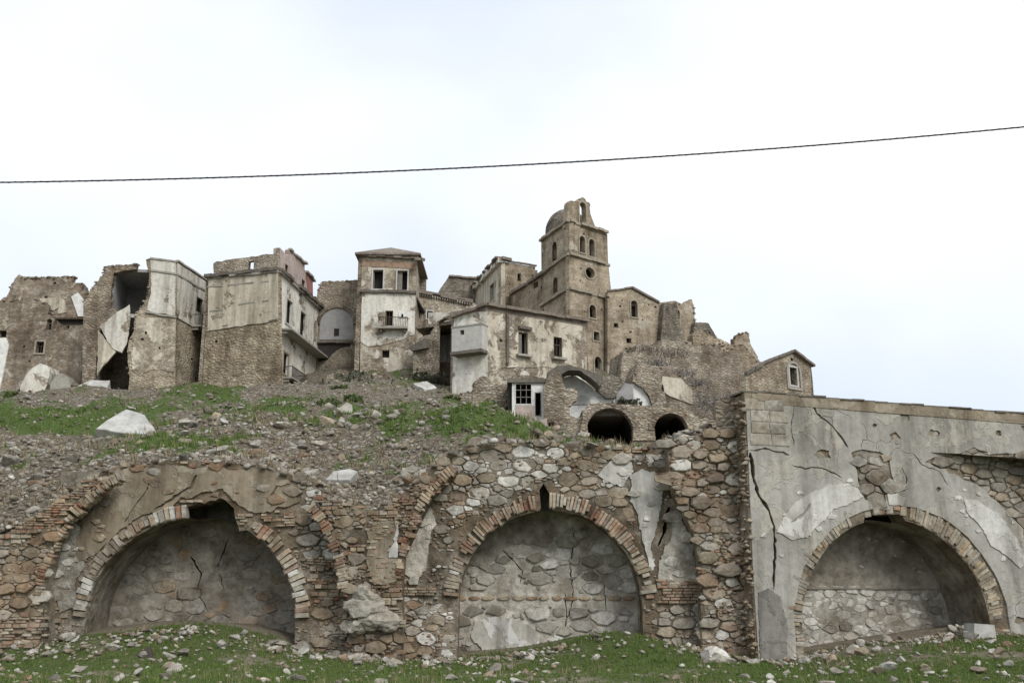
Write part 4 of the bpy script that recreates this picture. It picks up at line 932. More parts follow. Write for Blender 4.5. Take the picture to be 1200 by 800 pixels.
def window(root, pl, pg, style='', dk=-.8):
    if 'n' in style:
        if 'v' not in style: MB().prism(pl, grow(pg, .04), [], -.56, -.6).build('painted_hole_shade', M['inside'], root)  # dark sheet added behind the hole, its shade painted on
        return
    if 's' in style:                                    # stone surround standing proud of the wall
        w = MB().prism(pl, grow(pg, .15), [grow(pg, .01)], .1, -.05).build('window', M['grey_box'] if 'w' in style else M['trim'], root)
    else: w = MB().prism(pl, grow(pg, -.004), [grow(pg, -.07)], -.1, -.18).build('window', M['wood'], root)
    u0, u1 = min(p[0] for p in pg), max(p[0] for p in pg); z0, z1 = min(p[1] for p in pg), max(p[1] for p in pg)
    if 't' not in style: MB().prism(pl, grow(pg, .35), [], dk, dk - .04).build('painted_shade_panel', M['inside'], w)  # near-black panel added behind the opening so it reads as a dark void
    if 'l' in style or 'L' in style:
        b = MB(); m = (u0 + u1) / 2
        if 'L' in style: b.box(pl, u0 + .03, m - .02, z0 + .03, z1 - .05, -.2, -.25)
        else:
            b.box(pl, u0 + .03, u0 + .08, z0 + .03, z1 - .05, -.2, -.62)
        b.build('shutter', M['shutter'], w)
    if 'c' in style:
        b = MB(); m = (u0 + u1) / 2; b.box(pl, m - .025, m + .025, z0, z1, -.2, -.24); b.box(pl, u0, u1, z0 + (z1 - z0) * .62, z0 + (z1 - z0) * .66, -.19, -.245); b.build('casement', M['wood'], w)
    if 'p' in style:
        b = MB(); b.box(pl, u0 - .25, u1 + .25, z0 - .2, z0 - .02, .42, -.1); b.build('sill', M['conc'], w)
class Bld:
    def __init__(s, name, label, cat, px, py, Y):
        s.r = thing(name, label, cat, at(px, py, Y))
    def face(s, pl, px, ops=(), mat='masonry', d0=0, d1=-.55, name='wall', holes=(), win=True, shrink=0):
        pg = pl.poly(px) if not (px and isinstance(px[0], tuple) and len(px[0]) == 3) else px
        hs = [opening(pl, *o[:4], (o[5] if len(o) > 5 else False)) for o in ops]
        ob = MB().prism(pl, pg, [grow(h, shrink) if shrink else h for h in hs] + [pl.poly(h) for h in holes], d0, d1).build(name, M[mat], s.r)
        if win:
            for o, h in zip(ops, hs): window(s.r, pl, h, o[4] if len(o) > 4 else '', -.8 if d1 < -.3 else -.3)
        return ob
    def shell(s, pts, z0, z1, mat='masonry', roof='roof', rz=None, close=True):
        for a, b in zip(pts, pts[1:]):
            q = Plane(a, b); MB().prism(q, [(.12, z0), (q.len - .12, z0), (q.len - .12, z1), (.12, z1)], [], .2, -.25).build('back_wall', M[mat], s.r)
    def roof(s, pts, z, mat='roof', t=.2, name='roof', inset=.1):
        c = sum((Vector((p[0], p[1], 0)) for p in pts), Vector()) / len(pts); v = []
        for zz in (z, z - t):
            for p in pts:
                q = Vector((p[0], p[1], 0)); q += (Vector((c.x, c.y, 0)) - q) * inset; v.append((q.x, q.y, zz))
        n = len(pts); f = [tuple(range(n)), tuple(range(n, 2 * n))[::-1]] + [(i, n + i, n + (i + 1) % n, (i + 1) % n) for i in range(n)]
        return MB().add(v, f).build(name, M[mat], s.r)
    def strip(s, pl, a, b, h, d0, mat='conc', d1=-.1, name='cornice'):
        (u0, z0), (u1, z1) = pl.uz(*a), pl.uz(*b); m = MB(); n = max(1, int(abs(u1 - u0) / .8))
        for k in range(n):                              # worn: uneven lengths, small sags, lost pieces
            t0, t1 = k / n, (k + 1) / n; ua, ub = u0 + (u1 - u0) * t0, u0 + (u1 - u0) * t1; za, zb = z0 + (z1 - z0) * t0, z0 + (z1 - z0) * t1; j = random.uniform(-.04, .04) if n > 2 else 0; dd = max(.03, d0 * random.uniform(.7, 1.05) * (.3 if n > 4 and random.random() < .1 else 1))
            m.prism(pl, [(ua + .004, za - h * .9 + j), (ub - .004, zb - h * .9 + j), (ub - .004, zb + j), (ua + .004, za + j)], [], dd, d1)
        return m.build(name, M[mat], s.r)
    def crest(s, pl, px, n, mat='masonry', size=(.15, .45), dep=.5):   # loose stones left along a broken edge
        it = []; pg = pl.poly(px); ls = [math.hypot(b_[0] - a_[0], b_[1] - a_[1]) for a_, b_ in zip(pg, pg[1:])]
        for _ in range(n):
            k = random.choices(range(len(ls)), ls)[0]; t = random.random(); u = pg[k][0] + (pg[k + 1][0] - pg[k][0]) * t; z = pg[k][1] + (pg[k + 1][1] - pg[k][1]) * t
            w = random.uniform(*size); q = pl.P(u + random.uniform(-.1, .1), z + random.uniform(-.25, .1) * w, random.uniform(-dep, .08))
            it.append(('chip', random.randrange(10), Matrix.Translation(q) @ Matrix.Rotation(random.uniform(0, 6), 4, 'Z') @ Matrix.Diagonal((w * 1.3, w, w * .8, 1))))
        return join_units('crest_stones', it, mat, s.r)
    def balcony(s, pl, a, b, dep, rail=.95, mat='conc', solid=False):
        (u0, z0), (u1, z1) = pl.uz(*a), pl.uz(*b); z = (z0 + z1) / 2
        k = MB().box(pl, u0, u1, z - .16, z, dep, -.05).build('balcony', M[mat], s.r)
        b_ = MB()
        for i in range(2):
            uu = u0 + .15 + i * (u1 - u0 - .5); b_.box(pl, uu, uu + .2, z - .42, z - .165, dep * .6, .0)
        b_.build('bracket', M[mat], k)
        if rail:
            b_ = MB(); b_.box(pl, u0, u1, z + rail - .06, z + rail, dep - .02, dep - .08)
            n = max(3, int((u1 - u0) / .16))
            for i in range(n + 1):
                uu = u0 + (u1 - u0 - .03) * i / n; b_.box(pl, uu, uu + .03, z, z + rail - .06, dep - .03, dep - .06)
            for uu in (u0, u1 - .05): b_.box(pl, uu, uu + .05, z + rail - .06, z + rail, dep - .1, 0)
            b_.build('railing', M['iron'], k)
            if solid: MB().box(pl, u0 + .02, u1 - .02, z + .02, z + rail - .1, dep - .045, dep - .1).build('parapet_panel', M['grey_box'], k)
BZ = 468
def two_face(corner, Y, left, right):
    C = at(*corner, Y); Lp = same_z(*left, C.z); Rp = same_z(*right, C.z); return C, Lp, Rp, Plane(Lp, C), Plane(C, Rp), Lp + Rp - C
# ---- far-left rubble house
b = Bld('ruined_house', 'brown rubble house with a collapsed top and one small square window', 'house', 55, 462, 86)
pl = plane_px((-60, 420, 86), (115, 420, 86))
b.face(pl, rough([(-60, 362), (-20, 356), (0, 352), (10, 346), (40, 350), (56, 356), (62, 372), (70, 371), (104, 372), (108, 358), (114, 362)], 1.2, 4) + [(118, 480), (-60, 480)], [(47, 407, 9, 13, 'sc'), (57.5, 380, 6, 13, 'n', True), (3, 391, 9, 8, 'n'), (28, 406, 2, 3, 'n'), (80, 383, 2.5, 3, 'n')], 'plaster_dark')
pl2_ = plane_px((-20, 350, 89.5), (112, 350, 89.5))
b.face(pl2_, rough([(8, 347), (12, 338), (17, 326), (22, 322), (34, 325), (60, 325), (80, 323), (87, 324), (84, 331), (97, 332), (101, 340), (107, 346), (110, 372)], 1.1, 4) + [(110, 420), (8, 420)], [], 'plaster_dark')
b.face(pl2_, [(47, 350), (66, 349), (70, 360), (60, 366), (46, 360)], [], 'plaster_cream', .1, 0, 'plaster_patch')
b.face(pl2_, [(84, 348), (92, 343), (99, 352), (98, 371), (92, 371)], [], 'white', .12, 0, 'plaster_patch')
b.face(pl2_, [(70, 348), (76, 352), (78, 366), (68, 368)], [], 'plaster_cream', .08, 0, 'plaster_patch')
MB().box(pl, *sorted((pl.uz(66, 372)[0], pl.uz(108, 372)[0])), pl.uz(80, 373)[1] - .15, pl.uz(80, 373)[1], .35, -3).build('lintel', M['wood'], b.r)
b.face(pl, [(66, 374), (107, 374), (105, 380), (74, 381)], [], 'inside', .02, -.1, 'painted_cavity_shade')  # dark sheet on the wall face, painted as the shade of a slot
A_, B_ = at(-60, 462, 86), at(115, 462, 86)
b.roof([(A_.x, 86.4), (B_.x, 86.4), (B_.x, 89.6), (A_.x, 89.6)], pl.uz(60, 376)[1], 'masonry_dark', inset=0)
b.face(pl, [(-30, 398), (8, 396), (11, 405), (4, 440), (-2, 468), (-30, 470)], [], 'white', .14, 0, 'plaster_patch')
b.crest(pl2_, [(12, 338), (17, 326), (34, 325), (60, 325), (87, 324)], 90, 'masonry_dark'); b.crest(pl2_, [(97, 332), (101, 340), (107, 346)], 30, 'masonry_dark'); b.crest(pl, [(-60, 362), (0, 352), (40, 350), (56, 356), (62, 372)], 70, 'masonry_dark')
# ---- collapsed corner house
C, Lp, Rp, _, plR, Bk = two_face((207, 306), 84, (178, 303), (248, 333))
A = at(106, 400, 82.2); plL = Plane(A, C)
b = Bld('ruined_house', 'pale corner house torn open, with an exposed upper room and a small balcony', 'house', 180, 460, 83.5)
ptop = [(171, 304), (178, 301.5), (207, 306)]
b.face(plL, [(207, 307), (205, 480), (148, 480)] + rough([(152, 441), (150, 425), (149, 410), (152, 396), (157, 387), (158, 369), (165, 362), (174, 345), (175, 318), (171, 304)], .8, 4) + [(178, 301.5)], [(164, 369, 2, 2.5, 'n'), (171, 390, 2.6, 3, 'n'), (193, 376, 2.4, 2.4, 'n'), (159, 407, 2, 2.4, 'n'), (187, 408, 2, 2.4, 'n'), (194, 392, 2, 2.4, 'n'), (160, 436, 2, 2.4, 'n')], 'masonry_pale', win=False)
b.face(plL, [(206, 373), (204, 436)] + rough([(204, 436), (180, 432), (165, 440), (156, 436), (153, 418), (157, 400), (160, 372)], .9, 4)[1:], [(171, 390, 2.6, 3, 'n'), (193, 380, 2.4, 2.4, 'n'), (187, 408, 2, 2.4, 'n')], 'plaster_patchy', .06, .0, 'plaster_coat', win=False)
b.face(plL, [(178, 303), (206, 307.5), (205, 370)] + rough([(205, 370), (190, 368), (172, 364), (177, 345), (177, 318), (176, 305)], .7, 5)[1:], [], 'plaster_grey', .1, 0, 'plaster_coat')
b.strip(plL, (177, 316), (207, 320.5), .18, .2, 'conc'); b.strip(plR, (207, 320.5), (248, 345), .18, .2, 'conc')
b.strip(plL, (176, 302), (208, 306), .16, .22, 'conc'); b.strip(plR, (207, 305), (249, 332.5), .16, .22, 'conc')
b.strip(plL, (170, 365), (207, 371), .16, .16, 'conc', name='string_course')
op = [(233, 358, 7.5, 17, '')]
b.face(plR, [(207, 307), (248, 334), (247, 480), (205, 480)], op, 'masonry_pale', 0, -.2)
b.face(plR, [(207, 308), (248, 335), (248, 396), (236, 389), (222, 381), (207, 372)], op, 'plaster_grey', .1, .003, 'plaster_coat', win=False, shrink=.02)
b.balcony(plR, (224, 381), (249, 394), 1.0, 1.0, solid=True)
b.face(plL, rough([(98, 352), (104, 346), (110, 335), (122, 322), (123, 313), (134, 311), (150, 310), (162, 309)], 1.2, 4) + [(161, 316)] + rough([(145, 318), (133, 321), (131, 335), (130, 357), (138, 366), (120, 382), (115, 392), (114, 410), (112, 436)], 1.0, 4) + [(112, 480), (96, 480)], [], 'masonry_dark', .1, -.7, 'broken_wall', win=False)
b.face(plL, rough([(117, 383), (138, 366), (152, 358), (153, 372), (151, 392), (148, 404), (143, 413), (134, 410), (126, 400), (117, 383)], .6, 4)[:-1], [], 'plaster_grey', .22, -.3, 'leaning_slab')
b.face(plL, rough([(115, 386), (126, 401), (136, 413), (129, 420), (121, 428), (114, 440), (115, 386)], .6, 4)[:-1], [], 'plaster_cream', .14, -.3, 'leaning_slab')
b.crest(plL, [(98, 352), (110, 335), (122, 322), (123, 313), (134, 311), (162, 309)], 110, 'masonry_dark', dep=.7); b.crest(plL, [(133, 321), (131, 335), (130, 357), (138, 366)], 50, 'masonry_dark', (.15, .35), .7); b.crest(plL, [(175, 318), (174, 345), (165, 362), (158, 369), (157, 387), (150, 416), (152, 441)], 80, 'masonry_pale', (.12, .35))
q0 = plL.P(plL.uz(132.5, 340)[0], 0, -.7); q1 = at(150, 340, 88.5); qi = Plane((q0.x, q0.y), (q1.x, q1.y))
zc = plL.uz(160, 317)[1]; zf = plL.uz(160, 368)[1]
MB().prism(qi, [(0, zf), (qi.len, zf), (qi.len, zc + .3), (0, zc + .3)], [], 0, -.2).build('room_wall', M['room'], b.r)
qb = Plane((q1.x, q1.y), (Rp.x - 2, Rp.y)); MB().prism(qb, [(0, zf), (qb.len, zf), (qb.len, zc + .3), (0, zc + .3)], [], 0, -.2).build('room_wall', M['room'], b.r)
b.roof([q0, q1, Rp, C], zc + .25, 'room', .25, 'ceiling', -.02)
b.roof([A, at(112, 400, 89), Rp, C], zf, 'room', .3, 'floor', .02)
b.roof([plL.P(plL.uz(176, 310)[0], 0), at(178, 330, 90), Rp, C], plL.uz(190, 309)[1], 'roof', .2, 'roof', .04)
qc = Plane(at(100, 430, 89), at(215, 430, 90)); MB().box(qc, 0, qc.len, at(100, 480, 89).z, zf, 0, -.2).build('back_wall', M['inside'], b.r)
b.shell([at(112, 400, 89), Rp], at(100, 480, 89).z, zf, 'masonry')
# ---- tall house with long balcony slabs
C, Lp, Rp, plL, plR, Bk = two_face((326, 316), 84, (244, 325.5), (374, 360.5))
b = Bld('derelict_house', 'tall plastered house with ruined attic, projecting cornice and a long balcony ledge', 'house', 310, 462, 84.5)
opR = [(338, 366, 6.5, 28, 'sw'), (354, 380, 6.5, 28, 'sw'), (334, 426, 6, 25, 's'), (361, 450, 5, 19, 's')]
b.face(plL, [(244, 327), (326, 317), (327, 480), (236, 480)], [(291, 378, 2.2, 2.4, 'n'), (312, 376, 2.2, 2.4, 'n')], 'masonry_ochre', win=False)
b.face(plR, [(326, 317), (374, 361), (373, 480), (327, 480)], opR, 'plaster_white', 0, -.16)
b.face(plL, [(245, 328), (326, 318.5), (326, 375)] + rough([(326, 375), (312, 379), (290, 381), (270, 384), (250, 387), (244, 388)], .8, 6), [], 'plaster_cream', .1, .0, 'plaster_coat')
for a, c in (((244, 336), (326, 328)), ((262, 359), (318, 351)), ((247, 364), (262, 362))): b.strip(plL, a, c, .12, .17, 'conc', name='band')
for x0, x1 in ((262, 268), (316, 326)):
    t = 328 if x0 < 300 else 320; b.face(plL, [(x0, t + (4 if x0 < 300 else 2)), (x1, t + 3), (x1, 381 if x0 < 300 else 374), (x0, 382 if x0 < 300 else 376)], [], 'plaster_cream', .18, .08, 'pilaster')
b.strip(plL, (242, 323), (327, 313.5), .32, .55, 'dark_stone'); b.strip(plR, (326, 313.5), (376, 359.5), .32, .55, 'dark_stone')
b.strip(plL, (243, 326), (327, 317), .2, .3, 'conc'); b.strip(plR, (326, 317), (375, 362), .2, .3, 'conc')
# attic remains above the cornice
pa = Plane(Lp - plL.N * .5 + (C - Lp).normalized() * .6, C - plL.N * .5)
b.face(pa, rough([(250, 324), (250, 309), (254, 306.5), (275, 303), (300, 300), (324, 296.5)], .7, 5) + [(325, 290), (326, 316)], [(294, 311, 6.5, 10, 't')], 'masonry', 0, -.4, 'attic_wall')
pb = Plane(C - plR.N * .4, Rp - plR.N * .4)
b.face(pb, [(326, 316), (325.5, 291), (328, 290), (336, 299), (339, 298), (338.5, 293), (341, 291.5), (357, 308), (357, 316), (358, 317), (366.5, 328), (367, 352)], [(336, 316, 4, 12, ''), (355.5, 334, 4, 12, '')], 'pink', 0, -.4, 'attic_wall')
b.face(pb, [(358, 322), (366, 331), (366, 346), (361, 341)], [], 'red', .05, .0, 'plaster_patch')
b.strip(pb, (339, 291), (358, 308.5), .2, .3, 'conc'); b.strip(pb, (358, 317), (368, 328.5), .2, .3, 'conc')
b.balcony(plR, (327, 385.5), (376, 421), 1.15, 0, 'conc'); b.balcony(plR, (331, 441), (348, 452), .9, .95)
b.shell([Lp, Bk, Rp], at(300, 480, 86).z, C.z - .3, 'masonry'); b.roof([Lp, C, Rp, Bk], C.z - .4, 'roof', .3, 'roof', .02)
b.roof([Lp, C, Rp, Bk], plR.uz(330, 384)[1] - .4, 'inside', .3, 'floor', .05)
# ---- broken wall with a big blind arch
b = Bld('ruined_house', 'roofless stone wall with a large blind arch of grey plaster and a tiny window', 'house', 396, 430, 96)
pl = plane_px((366, 380, 96), (428, 380, 96))
c_, r_ = arch_geo(pl, 375, 414, 381, 361)
b.face(pl, [(368, 480)] + rough([(368, 405), (371, 350), (372, 340), (378, 329.5), (400, 329), (424, 328)], .8, 4) + [(426, 480)], [], 'masonry', holes=())
ar = arc(c_, r_, 180, 0, 18) + [(c_[0] + r_, pl.uz(395, 398)[1]), (c_[0] - r_, pl.uz(395, 398)[1])]
wh = opening(pl, 394.5, 389.5, 6, 9)
MB().prism(pl, ar, [wh], .06, -.03).build('blind_arch', M['room'], b.r)
MB().prism(pl, grow(wh, -.01), [], .03, -.01).build('window', M['inside'], b.r)  # dark sheet on solid wall, painted as the shade of the opening
MB().prism(pl, arc(c_, r_ + .35, 180, 0, 18) + arc(c_, r_ + .01, 0, 180, 18), [], .22, -.03).build('arch_ring', M['masonry_dark'], b.r)
b.face(pl, rough([(372, 401), (396, 399), (412, 400), (410, 406), (398, 408), (390, 414), (384, 422), (373, 424), (372, 401)], .7, 4)[:-1], [], 'inside', .02, -.02, 'painted_cavity_shade')  # flat dark sheet, the shade of a hollow painted on the wall
b.strip(pl, (373, 399.5), (414, 399.5), .25, .35, 'dark_stone', name='ledge')
b.crest(pl, [(372, 340), (378, 329.5), (400, 329), (424, 328)], 40)
A_, B_ = at(366, 380, 96.5), at(428, 380, 96.5); b.shell([A_, A_ + Vector((0, 6, 0)), B_ + Vector((0, 6, 0)), B_], at(390, 470, 96).z, pl.uz(395, 345)[1], 'masonry')
# ---- tower house with hipped roof
C = at(488, 301, 92.2); Lp = at(423, 297.5, 92.0); pl = Plane(Lp, C)
b = Bld('tower_house', 'tall narrow house with hipped roof, two dark upper doorways and a small balcony', 'house', 456, 430, 92)
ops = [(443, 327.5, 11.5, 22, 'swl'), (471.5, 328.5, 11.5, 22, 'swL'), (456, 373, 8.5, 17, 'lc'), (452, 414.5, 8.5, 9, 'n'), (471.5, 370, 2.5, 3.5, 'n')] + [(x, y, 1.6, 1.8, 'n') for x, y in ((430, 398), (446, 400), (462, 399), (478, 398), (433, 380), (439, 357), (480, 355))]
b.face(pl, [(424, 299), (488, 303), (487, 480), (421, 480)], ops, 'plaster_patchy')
b.face(pl, [(424.5, 342), (487, 343), (486, 392)] + rough([(486, 392), (470, 398), (450, 404), (430, 405), (422.5, 400)], .9, 5)[1:], [o for o in ops[2:] if o[1] < 388 and o[3] > 2], 'plaster_white', .07, .002, 'plaster_coat', win=False, shrink=.03)
b.face(pl, [(467.5, 365), (480, 365.5), (480, 373), (467.5, 372.5)], [ops[4]], 'white', .16, .06, 'panel', win=False)
b.strip(pl, (422, 340), (488, 341.5), .3, .4, 'dark_stone', name='ledge')
b.strip(pl, (424, 305), (488, 308), .7, .06, 'brick_far', -.05, name='brick_band')
b.strip(pl, (422, 298), (491, 301.5), .3, .5, 'roof')
b.balcony(pl, (444, 385), (478, 385.5), .9, .95)
S = Plane(C, at(492.5, 303, 99)); b.face(S, [(488, 303), (493, 304), (492.5, 480), (487, 480)], [], 'plaster_patchy'); b.strip(S, (487, 301.5), (494, 303), .3, .5, 'roof')
S2 = Plane(Lp, at(425, 300, 99)); Dl = Vector((Lp.x, 99, 0)); Dr = Vector((C.x + .5, 99, 0))
zt = at(456, 299, 92).z; b.shell([Lp, Dl, Dr], at(450, 475, 92).z, zt + .15, 'masonry')
ap = at(458, 290, 95.5); ez = at(425, 298, 92).z
e = [Vector((Lp.x - .5, 91.4, ez)), Vector((C.x + .45, 91.6, ez)), Vector((C.x + .5, 99.5, ez)), Vector((Lp.x - .5, 99.5, ez))]; ap2 = ap + Vector((0, .8, 0))
MB().add(e + [ap, ap2] + [q - Vector((0, 0, .18)) for q in e], [(0, 1, 4), (1, 2, 5, 4), (2, 3, 5), (3, 0, 4, 5), (0, 6, 7, 1), (1, 7, 8, 2), (2, 8, 9, 3), (3, 9, 6, 0), (9, 8, 7, 6)]).build('roof', M['roof'], b.r)
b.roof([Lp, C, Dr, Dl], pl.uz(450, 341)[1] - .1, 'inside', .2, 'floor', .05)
# ---- low connecting house with toothed eaves, and the arched passage below
b = Bld('derelict_house', 'low tan house with toothed eaves and one window, joining tower house and church', 'house', 515, 400, 99)
pl = plane_px((486, 380, 98.5), (562, 380, 101))
b.face(pl, [(486, 340), (552, 352), (562, 360), (562, 480), (486, 480)], [(503.5, 369, 6.5, 8.5, 'sw')], 'plaster_patchy')
b.strip(pl, (486, 340), (553, 353), .35, .45, 'roof'); n = 22
dm = MB()
for i in range(n):
    u0, z0 = pl.uz(488 + i * 2.9, 343.6 + i * .56); dm.box(pl, u0, u0 + .13, z0 - .22, z0, .3, -.05)
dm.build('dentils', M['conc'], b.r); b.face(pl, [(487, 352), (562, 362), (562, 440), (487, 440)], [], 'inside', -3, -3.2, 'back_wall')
za = pl.uz(486, 340); zb_ = pl.uz(553, 352.5); v = [pl.P(za[0], za[1] + .05, .4), pl.P(zb_[0], zb_[1] + .05, .4), pl.P(zb_[0], zb_[1] + 1.5, -6), pl.P(za[0], za[1] + 1.5, -6)]; v += [q - Vector((0, 0, .2)) for q in v]
MB().add(v, [(0, 1, 2, 3), (7, 6, 5, 4), (0, 4, 5, 1), (1, 5, 6, 2), (2, 6, 7, 3), (3, 7, 4, 0)]).build('roof', M['roof'], b.r)
b = Bld('ruined_house', 'collapsed rubble house front with a tall dark arched passage beside the white bay', 'house', 515, 455, 88)
pl = plane_px((484, 420, 88), (534, 420, 86))
b.face(pl, rough([(484, 405), (490, 396), (504, 392), (512, 376), (520, 371), (530, 370), (536, 371)], .9, 4) + [(536, 480), (484, 480)], [(520, 413, 17, 79, 'n', True)], 'masonry', win=False)
b.face(pl, [(480, 408), (500, 397), (504, 398), (504, 408), (484, 412)], [], 'dark_stone', .3, .1, 'broken_roof')
pw_ = plane_px((500, 420, 91), (540, 420, 90)); b.face(pw_, [(502, 366), (540, 366), (540, 425), (502, 425)], [], 'plaster_grey', 0, -.3, 'back_wall'); b.face(pw_, [(502, 425), (540, 425), (540, 480), (502, 480)], [], 'brick_far', .3, -.3, 'brick_infill')
zz = pl.uz(520, 372)[1] - .3; b.roof([at(486, 420, 88.3), at(536, 420, 86.3), at(540, 420, 92), at(500, 420, 92)], zz, 'masonry', .3, 'roof', 0)
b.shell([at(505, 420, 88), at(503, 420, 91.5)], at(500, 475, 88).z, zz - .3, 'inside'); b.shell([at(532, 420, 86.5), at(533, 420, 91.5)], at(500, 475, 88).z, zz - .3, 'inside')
# ---- grey gable behind
b = Bld('stone_house', 'grey stone gable house peeping over the low roofs left of the church', 'house', 535, 380, 128)
pl = plane_px((505, 340, 128), (565, 340, 131)); b.face(pl, rough([(508, 352), (527, 323)], .4, 5) + rough([(530, 322), (562, 326)], .4, 5) + [(564, 420), (506, 420)], [], 'masonry_grey')
b.shell([at(508, 340, 128.5), at(511, 340, 136), at(565, 340, 137)], at(530, 420, 128).z, pl.uz(530, 345)[1], 'masonry_grey'); b.strip(pl, (526, 322.5), (562, 325.5), .25, .3, 'roof')
# ---- church: hall, nave and bell tower
C, Lp, Rp, plL, plR, Bk = two_face((587, 304.5), 119, (540, 356), (628, 312.5))
b = Bld('church_hall', 'tall stone hall with sloping cornice and a windowed pale flank, behind the church nave', 'church', 595, 400, 119)
b.face(plL, [(587, 306), (540, 357), (538, 420), (587, 420)], [(577, 343, 5, 20, 'sw'), (556, 357, 3.6, 8, 'sw')], 'plaster_cream')
b.face(plR, [(587, 306), (627, 313), (627.5, 420), (587, 420)], [(608.5, 325, 4, 9, ''), (595, 325, 1.5, 1.5, 'n'), (600, 340, 1.5, 1.5, 'n')], 'tower_stone')
b.strip(plL, (588, 301.5), (538, 356), .75, .55, 'plaster_white'); b.strip(plL, (588, 301), (537.5, 356), .25, .9, 'roof'); b.strip(plR, (586, 301.5), (597, 304), .4, .7, 'roof'); b.strip(plR, (597, 305.5), (628, 311), .2, .25, 'roof')
b.shell([Lp, Bk, Rp], at(590, 420, 119).z, C.z - .4, 'tower_stone'); b.roof([Lp, C, Rp, Bk], C.z - .3, 'roof', .3, 'roof', .03)
TC, TL, TR, tL, tR, TB = two_face((667, 258), 105, (635, 281.5), (710, 272))
b = Bld('bell_tower', 'square stone bell tower with string courses, arched belfry windows and a small bell gable', 'church tower', 675, 440, 105)
oL = [(649.5, 294.5, 5.5, 22, '', True), (650.5, 334, 5.5, 18, '', True)]
oR = [(682, 286.5, 6.2, 19, 's', True), (693, 290.5, 6.2, 20, 's', True), (691, 320, 10.5, 12.5, 's', 'o'), (694, 365, 7.5, 15, 's', True), (698.5, 394, 6.5, 10, 's'), (700.5, 427, 8, 18, 's', True), (722, 382, 4, 6, 'n')]
b.face(tL, [(667, 260), (635, 283), (642, 480), (668, 480)], oL, 'plaster_tower')
b.face(tR, [(667, 260), (709.5, 273.5), (713, 310), (717, 350), (722, 372), (735, 376), (742, 480), (668, 480)], oR, 'plaster_tower')
for y0, yl, yr, d, dr in ((257, 281, 271.5, .45, 711), (296, 319.5, 309.5, .35, 714.5), (336, 357, 349.5, .35, 718.5)):
    b.strip(tL, (667.5, y0), (634.5, yl), .32, d, 'trim', name='string_course'); b.strip(tR, (666.8, y0), (dr, yr), .32, d, 'trim', name='string_course')
zr = TC.z; b.shell([TL, TB, TR], at(670, 470, 105).z, zr - .2, 'tower_stone'); b.roof([TL, TC, TR, TB], zr + .02, 'trim', .3, 'roof', -.02)
ctr = (TL + TR + TC + TB) / 4 + Vector((-.75, .5, 0)); dv = []; nn = 20
for j in range(8):
    a = math.pi / 2 * j / 7.2
    for i in range(nn): t = 2 * math.pi * i / nn; dv.append((ctr.x + 2.5 * math.cos(a) * math.cos(t), ctr.y + 2.5 * math.cos(a) * math.sin(t), zr + .7 + 2.7 * math.sin(a)))
df = [(j * nn + i, j * nn + (i + 1) % nn, (j + 1) * nn + (i + 1) % nn, (j + 1) * nn + i) for j in range(7) for i in range(nn)] + [tuple(range(7 * nn, 8 * nn))]
dm = MB().add(dv, df); q0 = len(dm.v)
for zz in (zr, zr + .71): dm.v += [(ctr.x + 2.5 * math.cos(2 * math.pi * i / nn), ctr.y + 2.5 * math.sin(2 * math.pi * i / nn), zz) for i in range(nn)]
dm.f += [(q0 + i, q0 + (i + 1) % nn, q0 + nn + (i + 1) % nn, q0 + nn + i) for i in range(nn)]; dm.build('dome', M['masonry_grey'], b.r, True)
g = Plane(tR.P(0, 0, -.35), tR.P(5, 0, -.35)); go = [(682.8, 250, 7.5, 25, 'n', True)]
b.face(g, [(664.5, 262), (666, 240), (666.5, 237.5), (669, 235), (674, 236), (677.5, 235), (680, 232.5), (682.8, 231), (685.5, 233), (687.5, 236.5), (690.5, 237), (692, 240.5), (691, 243), (692, 251), (695, 259), (698, 267), (698, 274), (664.5, 266)], go, 'tower_stone', 0, -.7, 'bell_gable', win=False)
hb = opening(g, 682.8, 250, 7.5, 25, True); MB().prism(g, grow(hb, .16), [grow(hb, .005)], .08, -.02).build('gable_arch', M['trim'], b.r)
b = Bld('church_nave', 'long stone church nave with a sloping eaves line running up to the bell tower', 'church', 612, 400, 114)
P0 = tL.P(tL.uz(642, 318)[0], 0, -.1); P1 = same_z(585, 352.5, tL.uz(642, 316.5)[1]); nv = Plane(P0, P1)
b.face(nv, [(642, 318), (585, 354), (584, 430), (645, 430)], [(597, 359, 3.5, 5, 'n'), (628, 334, 5, 7, 'n')], 'tower_stone', win=False)
b.strip(nv, (643, 315.5), (584, 352.5), .4, .5, 'roof', name='eaves')
Q = P1 - nv.N * 6; Q.z = 0; Q0 = P0 - nv.N * 6; b.roof([P0, P1, Q, Q0], nv.uz(640, 318)[1], 'roof', .3, 'roof', 0); b.shell([P1, Q, Q0], at(600, 430, 115).z, nv.uz(640, 319)[1] - .3, 'tower_stone')
# ---- big house below the church, with the white bay
C, Lp, Rp, plL, plR, Bk = two_face((571, 357.5), 80, (530, 372), (688, 376.5)); Lp = at(529, 372, 81.6); plL = Plane(Lp, C); Bk = Lp + Rp - C
b = Bld('derelict_house', 'broad tan house below the church with a white projecting bay and shuttered windows', 'house', 610, 465, 80)
b.face(plL, [(571, 358), (532, 371.5), (529, 490), (571, 490)], [], 'plaster_white')
bay = [(536.5, 385), (572, 383), (572, 415), (537.5, 416.5)]
bx0, bz0 = plL.uz(536.5, 415.5); bx1, bz1 = plL.uz(571.5, 383)
MB().prism(plL, [(bx0, bz0), (bx1, bz0), (bx1, bz1), (bx0, bz1)], [opening(plL, 548.5, 392.5, 5, 5.5)], 1.0, .05).build('bay', M['grey_box'], b.r)
MB().box(plL, bx0 - .08, bx1 + .04, bz0 - .25, bz0, 1.1, .0).build('bay_floor', M['dark_stone'], b.r)
